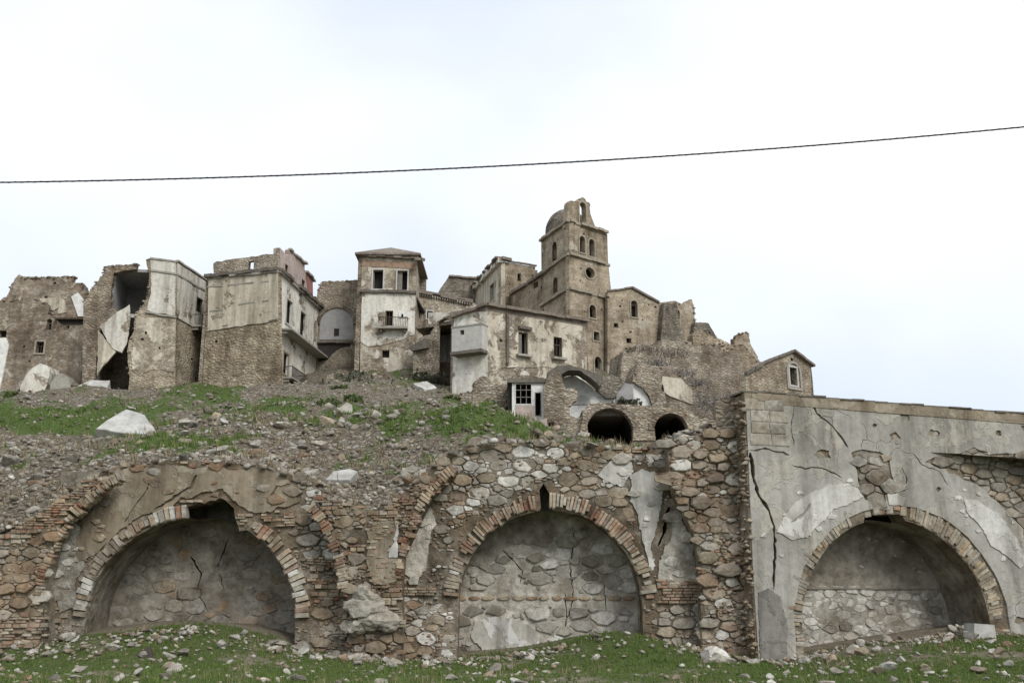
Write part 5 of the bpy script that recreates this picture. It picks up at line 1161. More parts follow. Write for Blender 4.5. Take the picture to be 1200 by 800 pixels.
MB().box(plL, bx0 - .05, bx1 + .05, bz1, bz1 + .12, 1.05, .0).build('bay_roof', M['conc'], b.r)
MB().box(plL, *[plL.uz(x, 393)[0] for x in (544, 553)], plL.uz(548, 397)[1], plL.uz(548, 388)[1], .3, .25).build('window', M['inside'], b.r)  # dark plate inside the bay opening, its shade painted in
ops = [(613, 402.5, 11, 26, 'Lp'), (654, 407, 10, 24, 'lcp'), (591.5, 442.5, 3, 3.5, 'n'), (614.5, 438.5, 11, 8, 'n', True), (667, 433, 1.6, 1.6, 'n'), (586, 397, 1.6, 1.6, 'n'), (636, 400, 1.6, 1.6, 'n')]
b.face(plR, [(571, 358.5), (687, 377.5), (688, 490), (571, 490)], ops, 'plaster_patchy')
b.face(plR, rough([(572, 436), (600, 428), (614, 431), (640, 430), (668, 432), (686, 434)], .8, 6) + [(686, 485), (572, 485)], ops[2:5], 'plaster_white', .07, .002, 'plaster_coat', win=False, shrink=.02)
b.strip(plR, (570, 355.5), (688, 374.5), .28, .45, 'roof'); b.strip(plL, (572, 355.5), (531, 370), .28, .45, 'roof')
pp = MB(); pp.tube([plR.P(plR.uz(594, y)[0], plR.uz(594, y)[1], .12) for y in (368, 385, 405, 426)], .14, 6); pp.build('drainpipe', M['dark_stone'], b.r)
MB().box(plR, plR.uz(607, 380)[0], plR.uz(622, 380)[0], plR.uz(613, 386)[1], plR.uz(613, 383)[1], .25, 0).build('window_hood', M['dark_stone'], b.r)
b.shell([Lp, Bk, Rp], at(600, 480, 82).z, C.z - .3, 'masonry'); b.roof([Lp, C, Rp, Bk], C.z - .15, 'roof', .3, 'roof', -.02)
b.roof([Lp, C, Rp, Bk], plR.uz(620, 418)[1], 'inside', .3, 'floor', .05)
# ---- convent wall on the right
b = Bld('convent', 'long ruined stone convent range with two arched windows stepping down the ridge', 'building', 800, 450, 112)
pl = plane_px((712, 400, 107.5), (905, 400, 116))
top = rough([(712, 341.5), (719, 341), (730, 339), (741, 337)], .3, 5) + rough([(741, 337), (757, 345), (772, 354), (776, 354), (791, 352), (799, 356)], .4, 5) + rough([(804, 352), (810, 351), (813, 357), (814, 368), (814, 379), (820, 378), (826, 379), (829, 386), (836, 392), (840, 396), (845, 401), (850, 400), (857, 405), (861, 409), (861, 398), (863, 392), (868, 391), (876, 389), (878, 395), (879, 402), (886, 415), (892, 427)], .7, 4)
b.face(pl, top + [(905, 490), (712, 490)], [(743, 362, 7.5, 19, 's', True), (793, 373, 6.5, 20, 's', True), (869.5, 409, 8, 11, 'n', True), (722, 381, 5, 5, 'n'), (737, 399, 6, 6, 'n'), (760, 357, 1.6, 1.6, 'n'), (729, 352, 1.6, 1.6, 'n'), (753, 375, 1.6, 1.6, 'n')], 'plaster_tower')
b.strip(pl, (712, 340), (741, 336), .2, .2, 'roof'); b.strip(pl, (741, 336), (772, 353), .25, .3, 'roof')
for xs_, mt, dd in (([(773, 358), (787, 358), (799, 412), (768, 412)], 'masonry_grey', 1.0), ([(810, 380), (826, 380), (834, 395), (836, 412), (806, 412)], 'masonry_grey', .8)):
    b.face(pl, rough(xs_[:2], .5, 4)[:-1] + rough(xs_[1:3], .8, 5) + xs_[3:], [], mt, dd, -.1, 'buttress')
b.crest(pl, [(804, 352), (810, 351), (814, 368), (814, 379), (826, 379), (836, 392), (845, 401), (857, 405)], 90, 'tower_stone'); b.crest(pl, [(861, 398), (863, 392), (876, 389), (879, 402), (886, 415), (892, 427)], 70, 'tower_stone')
A_, B_ = at(712, 400, 108), at(905, 400, 116.5); b.shell([A_, A_ + Vector((2, 8, 0)), B_ + Vector((0, 8, 0)), B_], at(800, 480, 110).z, pl.uz(800, 440)[1], 'masonry')
b.face(pl, [(860, 396), (880, 396), (880, 420), (860, 420)], [], 'masonry_dark', -.56, -.7, 'niche_back')
b.roof([at(716, 400, 108.2), at(796, 400, 111.5), at(790, 400, 117), at(718, 400, 115)], pl.uz(760, 356)[1], 'roof', .3, 'roof', 0)
# ---- terrace walls under the convent
b = Bld('retaining_terrace', 'dark overgrown retaining wall stepping down below the convent', 'wall', 800, 490, 93)
pl = plane_px((700, 440, 91), (885, 440, 96))
b.face(pl, rough([(727, 462), (728, 436), (730, 413), (745, 412), (746, 403), (775, 405), (776, 398), (810, 400), (812, 405), (843, 403), (846, 411), (866, 412), (868, 424), (884, 437)], .8, 5) + [(884, 530), (727, 530)], [], 'masonry', 0, -3); plT = pl
pl = plane_px((740, 450, 84), (880, 450, 86)); b.face(pl, rough([(742, 440), (748, 424), (768, 428), (800, 440), (812, 452), (840, 476), (872, 506)], .8, 5) + [(872, 540), (742, 540)], [], 'masonry', 0, -2.5, 'lower_wall')
b.face(pl, [(776, 441), (798, 444), (811, 458), (811, 474), (784, 464), (774, 456)], [], 'plaster_cream', .12, 0, 'plaster_patch')
b.crest(plT, [(730, 413), (746, 404), (775, 405), (810, 400), (843, 403), (866, 412)], 110, 'masonry', (.15, .5), 2.5); b.crest(pl, [(742, 440), (768, 428), (800, 440), (840, 476), (872, 506)], 120, dep=2.4)
pl = plane_px((800, 440, 99), (890, 440, 103)); b.face(pl, rough([(812, 392), (822, 386), (834, 394), (846, 398), (852, 404), (872, 404), (880, 414), (888, 424)], .8, 4) + [(890, 500), (812, 500)], [(842, 412, 4, 6, 'n')], 'masonry_ochre', 0, -1, 'upper_wall'); b.crest(pl, [(812, 392), (834, 394), (852, 404), (872, 404), (888, 424)], 60, dep=1)
# ---- gabled cottage on the right
b = Bld('gabled_cottage', 'small stone gabled cottage with white window surround behind the plastered roofline', 'house', 925, 460, 76)
gl = plane_px((872, 440, 74), (953, 440, 78.5)); zE = gl.uz(893, 432)[1]
b.face(gl, [(874, 520), (874, 438)] + rough([(875, 436), (892, 425.5), (908, 418.5), (928, 411.5)], .5, 4) + [(950, 428), (953, 520)], [(929, 441, 8, 20, 'sw'), (928, 421, 3, 3.5, 'n')], 'masonry_pale')
b.strip(gl, (892, 424.5), (928.5, 410), .2, .25, 'dark_stone', name='verge'); b.strip(gl, (873, 435.5), (892, 424.5), .3, .3, 'dark_stone', name='verge'); b.strip(gl, (928, 410), (952, 427.5), .2, .35, 'roof', name='verge')
MB().prism(gl, opening(gl, 930, 440, 17, 33, True), [grow(opening(gl, 930, 440, 17, 33, True), -.18)], .1, -.05).build('window_arch', M['conc'], b.r)
up_ = gl.uz(928, 411.5); bk_ = Vector((.30, .954, 0)) * 5
for a, c in (((875, 437), (928, 411.5)), ((928, 411.5), (951, 428.5))):
    q = [gl.P(*gl.uz(*a), -.05), gl.P(*gl.uz(*c), -.05)]; v = [q[0], q[1], q[1] + bk_, q[0] + bk_]; v += [x - Vector((0, 0, .2)) for x in v]; MB().add(v, [(0, 1, 2, 3), (7, 6, 5, 4), (0, 4, 5, 1), (1, 5, 6, 2), (2, 6, 7, 3), (3, 7, 4, 0)]).build('roof', M['dark_stone'], b.r)
for x, y in ((876, 440), (952, 431)):
    q0 = gl.P(gl.uz(x, y)[0], 0, -.3); w_ = Plane(q0, q0 + bk_); MB().box(w_, .1, w_.len, at(920, 520, 78).z, gl.uz(x, y)[1] - .1, .15, -.15).build('side_wall', M['masonry'], b.r)
# ---- ruins in the middle distance
b = Bld('whitewashed_hut', 'little whitewashed hut with a gridded iron window and a dark doorway', 'hut', 618, 498, 62)
pl = plane_px((598, 470, 62), (640, 470, 62))
gw = (613.5, 461.5, 20, 25, 'n'); dw = (630.5, 473.5, 7.5, 28, 'n')
b.face(pl, [(600, 446), (638, 448), (638, 520), (600, 520)], [gw, dw], 'white', 0, -.25, win=False)
b.face(pl, [(604, 475), (626, 475), (626, 497), (604, 497)], [], 'pink', .02, -.02, 'pink_panel')
pg = opening(pl, *gw[:4]); u0, u1, z0, z1 = pg[0][0], pg[1][0], pg[0][1], pg[2][1]
w = MB().prism(pl, grow(pg, -.003), [grow(pg, -.05)], .03, -.1).build('window', M['white'], b.r); m_ = MB()
for i in (1, 2): u = u0 + (u1 - u0) * i / 3; m_.box(pl, u - .022, u + .022, z0 + .05, z1 - .05, 0, -.06)
for i in (1, 2): z = z0 + (z1 - z0) * (i / 3 + .02); m_.box(pl, u0 + .05, u1 - .05, z - .022, z + .022, .005, -.065)
m_.build('window_grid', M['shutter'], w)
pg = opening(pl, *dw[:4]); MB().prism(pl, [(a, z) for a, z in pg], [grow(pg, -.05)], .02, -.12).build('door_frame', M['shutter'], b.r)
A_, B_ = at(600, 470, 62.2), at(638, 470, 62.2); b.shell([A_, A_ + Vector((0, 2.4, 0)), B_ + Vector((0, 2.4, 0)), B_], at(610, 520, 62).z, pl.uz(610, 447)[1], 'inside')
b.roof([A_ - Vector((.3, .4, 0)), B_ + Vector((.2, -.4, 0)), B_ + Vector((.2, 2.4, 0)), A_ + Vector((-.3, 2.4, 0))], pl.uz(610, 444)[1], 'dark_stone', .25, 'roof', 0)
b = Bld('rubble_ruin', 'crumbling rubble wall curving round beside the whitewashed hut', 'ruined wall', 578, 490, 64)
pl = plane_px((540, 460, 64), (640, 460, 65))
b.face(pl, rough([(554, 470), (556, 446), (566, 441), (573, 443), (578, 450), (592, 451), (600, 444), (602, 438), (612, 439), (638, 443)], .9, 3) + [(640, 530), (554, 530)], [], 'masonry', 0, -.8)
b = Bld('rubble_ruin', 'jagged tan rubble pillar and broken wall right of the hut, holding a small dark hatch', 'ruined wall', 660, 520, 61)
pl = plane_px((630, 480, 61), (690, 480, 61))
b.face(pl, rough([(637, 452), (642, 441), (650, 436), (657, 437), (659, 446), (663, 456), (670, 454), (677, 458), (676, 468), (667, 476), (668, 486), (676, 490), (688, 482)], .9, 3) + [(690, 540), (632, 540), (632, 506), (638, 497)], [(646, 501, 7, 13, 'n')], 'masonry', 0, -.7, win=False)
b.face(pl, [(631, 493), (641, 490), (641, 509), (630, 509)], [], 'pink', .1, -.02, 'pink_panel'); b.face(pl, [(640, 492), (653, 492), (653, 510), (640, 510)], [], 'inside', -.68, -.75, 'painted_cavity_shade')  # dark sheet behind the hatch hole, shade put into its colour
b = Bld('cave_vaults', 'rubble front with two dark cave-like vault mouths above the middle arch', 'ruined wall', 745, 525, 60)
pl = plane_px((680, 500, 60.5), (880, 500, 60.5))
hs = []
for x0, x1, yc, ys in ((687, 742, 478.5, 505), (767, 806, 484.5, 505)): c_, r_ = arch_geo(pl, x0, x1, ys, yc); hs.append((c_, r_))
zbt = at(740, 548, 60.5).z
hp_ = [arc(c_, r_, 180, 0, 18, .03) + [(c_[0] + r_, zbt + .2), (c_[0] - r_, zbt + .2)] for c_, r_ in hs]
pg = pl.poly(rough([(683, 482), (690, 474), (704, 471), (730, 473), (764, 476), (786, 478), (806, 480), (818, 488), (846, 494), (872, 500)], .9, 4)) + [(pl.uz(872, 500)[0], zbt), (pl.uz(683, 500)[0], zbt)]
MB().prism(pl, pg, hp_, 0, -.7).build('wall', M['masonry'], b.r)
for c_, r_ in hs:
    barrel(b.r, pl, c_, r_ + .03, -.5, -6, M['inside'], None, zbt); qq = [(c_[0] - r_ - .2, zbt), (c_[0] + r_ + .2, zbt), (c_[0] + r_ + .2, c_[1] + r_ + .2), (c_[0] - r_ - .2, c_[1] + r_ + .2)]; MB().prism(pl, qq, [], -5.9, -6.2).build('back_wall', M['inside'], b.r)
    MB().prism(pl, arc(c_, r_ + .35, 180, 0, 18, .03) + arc(c_, r_ + .02, 0, 180, 18), [], .1, -.03).build('arch_ring', M['masonry_dark'], b.r)
z_ = pl.uz(740, 476)[1]; MB().box(pl, pl.uz(683, 500)[0], pl.uz(815, 500)[0], z_ - .5, z_ - .15, -.5, -6.2).build('roof', M['dark_stone'], b.r)
b.face(pl, [(742, 500), (768, 512), (768, 516), (742, 516)], [], 'masonry_pale', .12, -.02, 'plaster_patch')
b = Bld('broken_vault', 'broken vault remnant with bright white inner plaster above the cave mouths', 'ruined wall', 705, 480, 68)
pl = plane_px((640, 460, 68), (775, 460, 68))
b.face(pl, rough([(654, 446), (664, 441), (675, 440.5), (688, 449), (701, 461), (712, 466), (722, 464), (730, 450), (742, 450), (752, 455), (760, 466), (766, 484)], .5, 5) + [(766, 510), (660, 510)], [], 'white', 0, -.5)
c_, r_ = arch_geo(pl, 670, 692, 480, 463); MB().prism(pl, arc(c_, r_, 180, 0, 14), [], .1, -.05).build('lunette', M['grey_box'], b.r)
c_, r_ = arch_geo(pl, 722, 742, 460, 449); MB().prism(pl, arc(c_, r_, 180, 0, 14) + [(c_[0] + r_, pl.uz(730, 482)[1]), (c_[0] - r_, pl.uz(730, 482)[1])], [], .12, -.05).build('niche', M['room'], b.r)
b.face(pl, rough([(640, 443), (652, 435), (665, 434), (684, 439), (704, 447), (704, 453)], .6, 4) + rough([(700, 458), (690, 449), (676, 440), (664, 440), (652, 447), (642, 452)], .5, 4), [], 'dark_stone', 1.8, .0, 'vault_edge')
b.face(pl, rough([(698, 458), (703, 446), (716, 440), (728, 444), (731, 450), (723, 458), (722, 466), (710, 468)], .7, 3), [], 'masonry_grey', .4, -.4, 'rubble_pier')
b.face(pl, rough([(740, 447), (752, 446), (764, 440), (776, 450), (780, 470), (778, 484)], .7, 4) + [(767, 484), (760, 464), (752, 455)], [], 'masonry', .3, -.6, 'rubble_pier')

def stub(label, Y, px, mat, th=.7, n=40):
    b = Bld('rubble_ruin', label, 'ruined wall', px[0][0] + 5, px[-1][1] - 4, Y); pl = plane_px((px[0][0] - 5, 460, Y), (px[-1][0] + 5, 460, Y + .8))
    b.face(pl, [(px[0][0], px[0][1] + 24)] + rough(px, .8, 3) + [(px[-1][0], px[-1][1] + 24)], [], mat, 0, -th); b.crest(pl, px, n, mat, (.12, .35), th)
stub('squat rubble stump standing below the tower house balcony', 82, [(428, 456), (431, 440), (444, 434), (455, 440), (462, 452), (472, 462)], 'masonry_dark', 1.2)
stub('low broken terrace wall under the blind arch', 86, [(376, 456), (384, 440), (398, 433), (414, 438), (424, 450)], 'masonry', 1.5)
stub('crumbled wall end on the slope beneath the arched passage', 80, [(478, 464), (486, 448), (500, 450), (508, 462)], 'masonry_dark', .9)
stub('low rubble wall running from the white bay toward the hut', 72, [(522, 474), (534, 464), (548, 458), (558, 462)], 'masonry', .8)
stub('small hump of broken masonry on the slope below the tall plastered house', 70, [(262, 474), (274, 462), (292, 459), (306, 466), (316, 476)], 'masonry_dark', 1.8, 70)
stub('low rubble ledge below the brown rubble house', 78, [(128, 466), (150, 458), (180, 456), (196, 462)], 'masonry_dark', 1.2, 60)
# ------------------------------------------------------------------ fallen slabs and fragments
def hz1(x, y): return float(hill_z([x], [y])[0])
def slab(name, label, pts, t, mat, cat='slab', nrm=None):
    v = []
    for p0, p1 in zip(pts, pts[1:] + pts[:1]):
        a_, b_ = at(*p0), at(*p1); n_ = max(1, int((b_ - a_).length / .35))
        for k in range(n_): v.append(a_.lerp(b_, k / n_) + Vector((random.uniform(-1, 1), random.uniform(-.6, .6), random.uniform(-.5, .5))) * .06 * (k > 0))
    c = sum(v, Vector()) / len(v)
    if pts[0][2] > WY:
        lo = sorted(v, key=lambda a: a.z)[:max(2, len(v) // 3)]; dz = max(hz1(a.x, a.y) - a.z for a in lo); v = [a + Vector((0, 0, dz - .02)) for a in v]; c = sum(v, Vector()) / len(v)
    v0_ = [at(*p) for p in pts]; n = (v0_[1] - v0_[0]).cross(v0_[2] - v0_[0]).normalized()
    if n.dot(Vector((0, -1, .6))) < 0: n = -n
    b = MB(); k = len(v); ins = [p + (c - p) * .04 for p in v]
    b.add(ins + v + [p - n * t for p in v], []); b.v[:k] = [tuple(p + n * .03) for p in ins]
    b.f += [tuple(range(k)), tuple(range(2 * k, 3 * k))[::-1]]
    for i in range(k):
        j = (i + 1) % k; b.f += [(i, k + i, k + j, j), (k + i, 2 * k + i, 2 * k + j, k + j)]
    o = rebase(b.build(name, mat)); return tag(o, label, cat)
slab('fallen_slab', 'large pale triangular slab lying on the green slope', [(110, 523, 36.5), (122, 513, 36.9), (146, 499, 37.6), (168, 506, 37.4), (178, 520, 36.8), (182, 530, 36.2), (150, 529, 36.2)], .5, M['slab'])
slab('fallen_slab', 'white flat block lying on the scree over the brick pier', [(381, 573, 29.6), (390, 563, 30.0), (410, 560, 30.1), (419, 563, 30.0), (410, 573, 29.6)], .3, M['slab'])
slab('fallen_slab', 'white flat slab fallen below the torn-open corner house', [(88, 462, 80.5), (104, 455, 82), (128, 455, 82), (124, 466, 80.5), (98, 467, 80.2)], .5, M['slab'])
slab('fallen_slab', 'small white slab leaning in the mouth of the corner house cellar', [(118, 449, 81.5), (121, 443, 82), (130, 442, 82), (132, 450, 81.5)], .3, M['slab'])
slab('fallen_slab', 'rusty dark plate standing in the grass before the broken vault', [(151, 778, 24.6), (158, 768, 24.8), (176, 757, 24.9), (180, 768, 24.7), (172, 778, 24.5)], .06, M['iron'], 'plate')
slab('fallen_slab', 'grey flat stone slab half buried in the hillside rubble', [(390, 494, 50), (406, 483, 50.6), (412, 486, 50.6), (412, 497, 50)], .4, M['conc'])
slab('fallen_slab', 'pale tilted slab below the tower house', [(484, 458, 80), (500, 455, 80.8), (512, 463, 80.2), (498, 466, 79.6)], .3, M['slab'])
def fragment(label, px, Y, mat, d):
    pl = plane_px((px[0][0] - 2, px[0][1], Y), (px[-1][0] + 9, px[0][1], Y)); pg = pl.poly(px); b = MB().prism(pl, pg, [], 0, -d)
    return tag(rebase(b.build('vault_fragment', M[mat])), label, 'ruin fragment')
fragment('white plastered vault fragment at the foot of the brown rubble house', [(22, 475), (24, 452), (30, 440), (38, 431), (47, 425.5), (55, 428), (59, 436), (56, 450), (50, 460), (50, 475)], 83, 'plaster_white', 2.2)
fragment('grey broken block beside the white vault fragment', [(58, 475), (59, 450), (64, 441), (72, 437), (80, 443), (84, 454), (83, 475)], 82.5, 'conc', 2.0)
# ------------------------------------------------------------------ loose stones
def rot_mat(p, s, rnd):
    from mathutils import Euler
    return Matrix.Translation(p) @ Euler((rnd.uniform(-.5, .5), rnd.uniform(-.5, .5), rnd.uniform(0, 6.28))).to_matrix().to_4x4() @ Matrix.Diagonal((s * rnd.uniform(.8, 1.35), s * rnd.uniform(.7, 1.1), s * rnd.uniform(.45, .8), 1))
def scatter(name, label, group, cat, pts, limit, mat='rock', stuff_name='rubble'):
    pts.sort(key=lambda q: -q[3] / q[1]); rnd = random.Random(5)
    rest = []
    for i, (x, y, z, s) in enumerate(pts):
        m = rot_mat(Vector((x, y, z)), s, rnd)
        if i < limit:
            k = rnd.randrange(10); mt = rnd.choice(['rock_pale', 'rock_grey', 'rock_brown', 'rock_pale'] if y < WY else ['rock_pale', 'rock_grey', 'rock_brown', 'rock_brown', 'rock_grey'])
            o = bpy.data.objects.new(name, unit_mesh('rock', k, mt)); COL.objects.link(o); o.matrix_world = m
            px = project((x, y, z))[0]; where = [w for lim, w in label if px < lim][0]
            lab = '%s %s %s' % ({'rock_pale': 'whitish', 'rock_grey': 'grey', 'rock_brown': 'brown'}[mt], cat, where); tag(o, lab, cat, '%s, %s' % (group, lab)); o['_w'] = (0, 0, 0)
        else: rest.append(('chip', rnd.randrange(10), m))
    if rest: return join_units(stuff_name, rest, mat)
rn = random.Random(11)
cand = []
N = 75000
Ys = WY + .3 + (92 - WY) * (np.exp(RNG.random(N) * 2.6) - 1) / (math.exp(2.6) - 1)
Xs = (RNG.random(N) - .5) * 2 * (12 + Ys * .52) - 1
Zs = hill_z(Xs, Ys)
for x, y, z in zip(Xs, Ys, Zs):
    px, py = project((x, y, z))
    if px > 875 and y < 40: continue
    g = grass_mask(x, y, z)
    cl = .5 + fbm(x, y, .22, 3)
    if rn.random() < g * .9 - .12 or rn.random() > .55 + cl * .5: continue
    s = .08 * math.exp(rn.gauss(.1, .68)) * (1 + .5 * min(1, (y - WY) / 40)); s = min(s, .7)
    cand.append((x, y, z + s * .08, s))
for a_, b_, r_, h_ in HEAPS:
    for _ in range(int(60 * r_)):
        x, y = rn.gauss(a_, r_ * 1.1), rn.gauss(b_, r_ * .75)
        if y < WY + .4: continue
        s = .09 * math.exp(rn.gauss(.35, .6)); s = min(s, .8); cand.append((x, y, hz1(x, y) + s * .12, s))
for _ in range(110):
    Y = rn.uniform(33, 80); x = rn.uniform(-.5, .2) * Y; s = rn.uniform(.3, .8); cand.append((x, Y, hz1(x, Y) + s * .06, s))
for _ in range(420):                                      # larger stones heaped along the broken wall tops
    px = rn.choice([rn.uniform(470, 875), rn.uniform(470, 875), rn.uniform(-40, 470)]); Y = WY + rn.uniform(-.25, 2.2); x = at(px, 530, Y).x; z = hz1(x, max(Y, WY + .15)); s = rn.uniform(.14, .42) if px > 470 else rn.uniform(.14, .34)
    if px > 780: z += .1 * rn.random()
    cand.append((x, Y, z + s * .12, s))
for _ in range(300):                                      # heap on top of the rubble pier
    px = rn.uniform(700, 872); Y = WY + rn.uniform(.2, 2.5); x = at(px, 520, Y).x; s = rn.uniform(.14, .42) if px > 790 else rn.uniform(.08, .22); hgt = .5 * math.exp(-((px - 830) / 60) ** 2) * rn.random()
    cand.append((x, Y, hz1(x, Y) + s * .1 + hgt * .5, s))
scatter('rubble_stone', [(110, 'on the scree by the brick and rubble pier'), (370, 'on the scree above the broken vault'), (470, 'on the scree above the brick pier'), (785, 'heaped on top of the wall over the red brick arch'), (9999, 'heaped on top of the rough rubble pier')], 'rubble', 'stone', cand, 290, 'rubble', stuff_name='hillside_rubble')
cand = []
for _ in range(3200):
    if rn.random() < .6: Y = WY - .3 - abs(rn.gauss(0, 1.0)); x = rn.uniform(-16, 17)
    else: Y = rn.uniform(17.5, 27); x = rn.uniform(-16, 17)
    if x > 6.5: Y += (x - 6.5) * .25
    px, py = project((x, Y, 0))
    if abs(px - 720) < 60 and py > 735 and rn.random() < .7: continue
    s = .095 * math.exp(rn.gauss(.05, .6)); s = min(s, .42); cand.append((x, Y, float(ground_z([x], [Y])[0]) + s * .22, s))
for px, py, Y, s in ((838, 742, 26.0, .65), (866, 738, 26.1, .5), (852, 752, 25.6, .45), (826, 765, 25.2, .5), (842, 770, 25.0, .55), (463, 776, 24.6, .5), (430, 760, 26, .45), (880, 752, 25.8, .4), (412, 752, 26.2, .4), (1138, 738, 27.2, .5), (1110, 742, 27.0, .45), (620, 770, 25.5, .45), (320, 728, 26.8, .45), (1170, 770, 24.5, .4), (1010, 765, 25.6, .45), (955, 760, 26.2, .4), (215, 765, 25, .5), (198, 772, 24.6, .4)):
    p = at(px, py, Y); cand.append((p.x, p.y, float(ground_z([p.x], [p.y])[0]) + s * .15, s))
scatter('fallen_stone', [(90, 'in the grass before the brick and rubble pier'), (370, 'in the grass before the broken vault'), (500, 'in the grass at the foot of the brick pier'), (780, 'in the grass before the red brick arch'), (890, 'at the foot of the rough rubble pier'), (9999, 'in the grass before the plastered vault building')], 'fallen', 'stone', cand, 270, 'rock', stuff_name='gravel')
p = at(1150, 729, 27.3)
bb = MB(); pq = Plane((p.x - 1, p.y), (p.x + 1, p.y + .3)); gz = float(ground_z([p.x], [p.y])[0]); bb.prism(pq, [(.72, gz - .1), (1.34, gz - .06), (1.32, gz + .32), (.75, gz + .36)], [], .2, -.25)
tag(rebase(bb.build('cut_block', M['slab'])), 'squared white block resting in the mouth of the tan brick arch', 'stone block')
# ------------------------------------------------------------------ grass and brush
def tufts(name, pts, h, w, n, mat, splay=.5):
    k = len(pts); P_ = np.repeat(np.array(pts), n, axis=0); m = len(P_); a = RNG.random(m) * 6.283; r = RNG.random(m) * .06 * (h / .1)
    base = P_ + np.stack([np.cos(a) * r, np.sin(a) * r, -.01 * np.ones(m)], 1); hh = h * (.5 + RNG.random(m)); b = RNG.random(m) * 6.283; ww = w * (.6 + .8 * RNG.random(m)); le = splay * RNG.random(m) * hh
    t = np.stack([np.cos(b) * ww / 2, np.sin(b) * ww / 2, np.zeros(m)], 1); tip = base + np.stack([-np.sin(b) * le, np.cos(b) * le, hh], 1)
    V = np.stack([base - t, base + t, tip], 1).reshape(-1, 3); me = bpy.data.meshes.new(name); me.vertices.add(len(V)); me.vertices.foreach_set('co', V.ravel())
    me.loops.add(len(V)); me.loops.foreach_set('vertex_index', np.arange(len(V), dtype=np.int32)); me.polygons.add(m); me.polygons.foreach_set('loop_start', np.arange(0, 3 * m, 3, dtype=np.int32)); me.update(calc_edges=True)
    me.materials.append(mat); o = bpy.data.objects.new(name, me); COL.objects.link(o); o['kind'] = 'stuff'; o['_w'] = (0, 0, 0); return o
pts = []
X = RNG.uniform(-17, 18, 40000); Y = 17 + 11.5 * RNG.random(40000) ** 1.1; Z = ground_z(X, Y)
for x, y, z in zip(X, Y, Z):
    g = gmask(x, y, z)
    if rn.random() < (g - .25) * 1.6: pts.append((x, y, z))
o = tufts('meadow_grass', pts, .06, .02, 7, M['grass'], .7); tag(o, 'short green grass on the ground before the vaults', 'grass')
pts = []
NH = 60000
Yh = WY + .4 + (90 - WY) * (np.exp(RNG.random(NH) * 1.7) - 1) / (math.exp(1.7) - 1); Xh = (RNG.random(NH) - .5) * 2 * (12 + Yh * .52) - 1; Zh = hill_z(Xh, Yh)
dry = []
for x, y, z in zip(Xh, Yh, Zh):
    g = grass_mask(x, y, z)
    if rn.random() < (g - .36) * 1.8: pts.append((x, y, z))
    elif rn.random() < .03: dry.append((x, y, z))
o = tufts('hillside_grass', pts, .16, .05, 6, M['grass'], .7); tag(o, 'green grass patches among the hillside rubble', 'grass')
o = tufts('dry_weeds', dry, .3, .035, 9, M['straw'], .9); tag(o, 'dry straw-coloured weeds between the hillside stones', 'weeds')
wp = [(x, y, z) for x, y, z in zip(X[:9000], Y[:9000], Z[:9000]) if fbm(x, y, .8, 3) > .3 and y < 28]
o = tufts('meadow_weeds', wp, .12, .028, 5, M['grass'], .6); tag(o, 'taller weeds in clumps among the grass and stones', 'weeds')
wp = [(x, y, z) for x, y, z in zip(X[9000:16000], Y[9000:16000], Z[9000:16000]) if fbm(x + 40, y, .7, 3) > .38 and y < 28]
o = tufts('dry_stalks', wp, .16, .016, 3, M['straw'], .7); tag(o, 'dry straw stalks among the grass before the vaults', 'weeds')
def brush(label, px, py, Y, w, h, n, mat, leaf=None, seed=1, group=None, name='dry_bush', hang=False):
    r = random.Random(seed); p = at(px, py, Y); p.z = min(p.z, hz1(p.x, p.y) + .05) if not hang and Y > WY and py < 520 else p.z
    root = thing(name, label, 'bush', p, group); b = MB(); lf = MB()
    for i in range(n):
        a = r.uniform(0, 6.283); q = p + Vector((r.gauss(0, w * .32), r.gauss(0, w * .25), 0)); ln = h * r.uniform(.35, 1.05)
        d = Vector((math.cos(a) * .45, math.sin(a) * .45, 1)).normalized(); pts_ = [q]; 
        for s_ in range(3):
            d = (d + Vector((r.gauss(0, .28), r.gauss(0, .28), r.gauss(0, .12)))).normalized(); pts_.append(pts_[-1] + d * ln / 3)
        t = r.uniform(.014, .03) * (Y / 60); b.tube(pts_, [t, t * .8, t * .6, t * .3], 3)
        for s_ in range(4):
            k = r.randrange(1, 4); e = pts_[k]; f = e + Vector((r.gauss(0, .2), r.gauss(0, .2), r.gauss(.05, .15))) * h * .55; b.tube([e, f], [t * .6, t * .2], 3)
            if leaf:
                for _ in range(3):
                    c = e.lerp(f, r.random()) + Vector((r.gauss(0, .05), r.gauss(0, .05), r.gauss(0, .05))); s2 = r.uniform(.05, .12) * (Y / 60); v1 = Vector((r.gauss(0, 1), r.gauss(0, 1), r.gauss(0, 1))).normalized() * s2; v2 = Vector((r.gauss(0, 1), r.gauss(0, 1), r.gauss(0, 1))).normalized() * s2
                    lf.add([c - v1, c + v2, c + v1, c - v2], [(0, 1, 2, 3)])
    b.build('branches', mat, root)['kind'] = 'stuff'
    if leaf: lf.build('foliage', leaf, root)['kind'] = 'stuff'
    return root
GS = 'green weed clumps on the rubble slope'
for i in range(26):
    px = rn.uniform(10, 590); Y = rn.uniform(33, 78); x_ = at(px, 480, Y).x; z_ = hz1(x_, Y); pp_ = project((x_, Y, z_))
    brush('low green weed clump rooted among the slope rubble', pp_[0], pp_[1], Y, rn.uniform(.5, 1.3), rn.uniform(.2, .5), 16, M['straw'] if i % 4 == 0 else M['weed'], M['weed'] if i % 4 else None, 300 + i, GS, 'weed_clump')
GB = 'grey leafless brush below the convent'
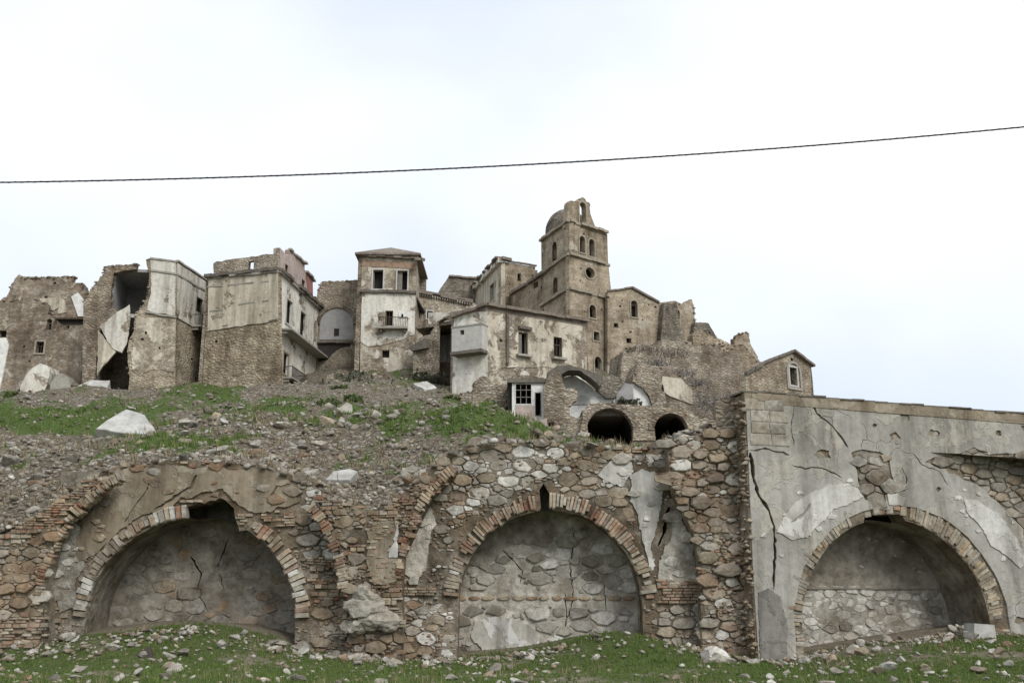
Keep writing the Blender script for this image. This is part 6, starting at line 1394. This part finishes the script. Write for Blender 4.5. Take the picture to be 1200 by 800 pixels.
for i, (x, y, Y, w, h) in enumerate([(834, 466, 81, 2.4, 1.5), (846, 476, 80, 2.6, 1.7), (858, 486, 79, 2.2, 1.6), (862, 470, 82, 2.2, 1.5)]):
    r = thing; b = brush('bare greyish brush clinging to the slope below the convent', x, y + 8, Y, w, h, 60, M['twig_grey'], None, 60 + i, GB, hang=True)
for i, (x, y, Y, w, h) in enumerate([(772, 428, 91, 2.4, .8), (800, 440, 90, 2.4, .8), (816, 452, 88, 2.2, .9)]):
    brush('dark ivy-like growth hanging on the retaining wall below the convent', x, y, Y, w, h, 70, M['twig_grey'], None, 160 + i, 'dark growth on the retaining wall', hang=True)
GT_ = 'dry brush below the tower house'
for i, (x, y, Y, w, h) in enumerate([(404, 468, 82, 3, 1.6), (424, 466, 82, 3.2, 1.9), (440, 464, 84, 2.6, 1.7), (412, 456, 86, 2.6, 1.5)]):
    brush('tangled grey brush growing at the foot of the tower house', x, y, Y, w, h, 90, M['bark'], M['leaf_dark'], 80 + i, GT_)
for i, (x, y, Y, w, h, n, m, l, lab) in enumerate([(606, 490, 58, 1.6, 1.0, 50, 'straw', None, 'dry straw bush on the slope in front of the whitewashed hut'), (300, 541, 31, .7, .42, 50, 'straw', None, 'pale dry grass tuft on top of the broken vault'), (762, 412, 90, 2.6, .7, 50, 'bark', None, 'dark ivy brush on top of the retaining wall below the convent'), (790, 418, 90, 2.6, .8, 50, 'bark', None, 'dark brush hanging midway along the retaining wall'), (735, 476, 66, 1.4, .5, 50, 'bark', 'leaf_dark', 'low dark weeds over the larger cave mouth'), (886, 446, 78, 1.6, .7, 40, 'bark', 'leaf_dark', 'low dark brush against the gabled cottage roof'), (500, 440, 86, 2, 1, 50, 'bark', 'leaf_dark', 'small green bush under the arched passage'), (540, 466, 74, 2, .8, 50, 'straw', None, 'dry weeds below the white bay'), (592, 478, 63, 1.5, .8, 50, 'bark', 'leaf_dark', 'green bush at the foot of the crumbling curved wall')]):
    brush(lab, x, y, Y, w, h, n, M[m], M[l] if l else None, 100 + i, hang=i in (2, 3, 4, 5))
# ------------------------------------------------------------------ overhead cable
cp_ = [(-900, 216), (-400, 218), (-200, 216), (0, 213), (150, 210.5), (300, 207), (450, 201.5), (600, 194.5), (750, 185.5), (900, 174), (1050, 162), (1200, 149), (1400, 128), (1700, 92), (2100, 35)]
xs_ = [c[0] for c in cp_]; ys_ = [c[1] for c in cp_]; pp = np.polyfit(xs_[2:13], ys_[2:13], 3)
pts = [];
for i in range(141):
    px = -900 + 3000 * i / 140; pts.append(at(px, float(np.polyval(pp, px)) if -300 < px < 1500 else float(np.interp(px, xs_, ys_)), 16.0))
m = MB(); m.tube(pts, .013, 6)
root = thing('overhead_cable', 'dark twisted overhead cable sagging across the sky', 'cable', pts[70]); m.build('cable', M['cable'], root, True)
h = MB(); hx = []
for i in range(1400):
    f = i / 1399 * 140; k = min(139, int(f)); q = pts[k].lerp(pts[k + 1], f - k); a = i * .9; hx.append(q + Vector((0, math.cos(a), math.sin(a))) * .012)
h.tube(hx, .006, 4); h.build('wrap_wire', M['cable'], root)
for o in bpy.data.objects:
    for k in ('_w', '_skip'):
        if k in o: del o[k]
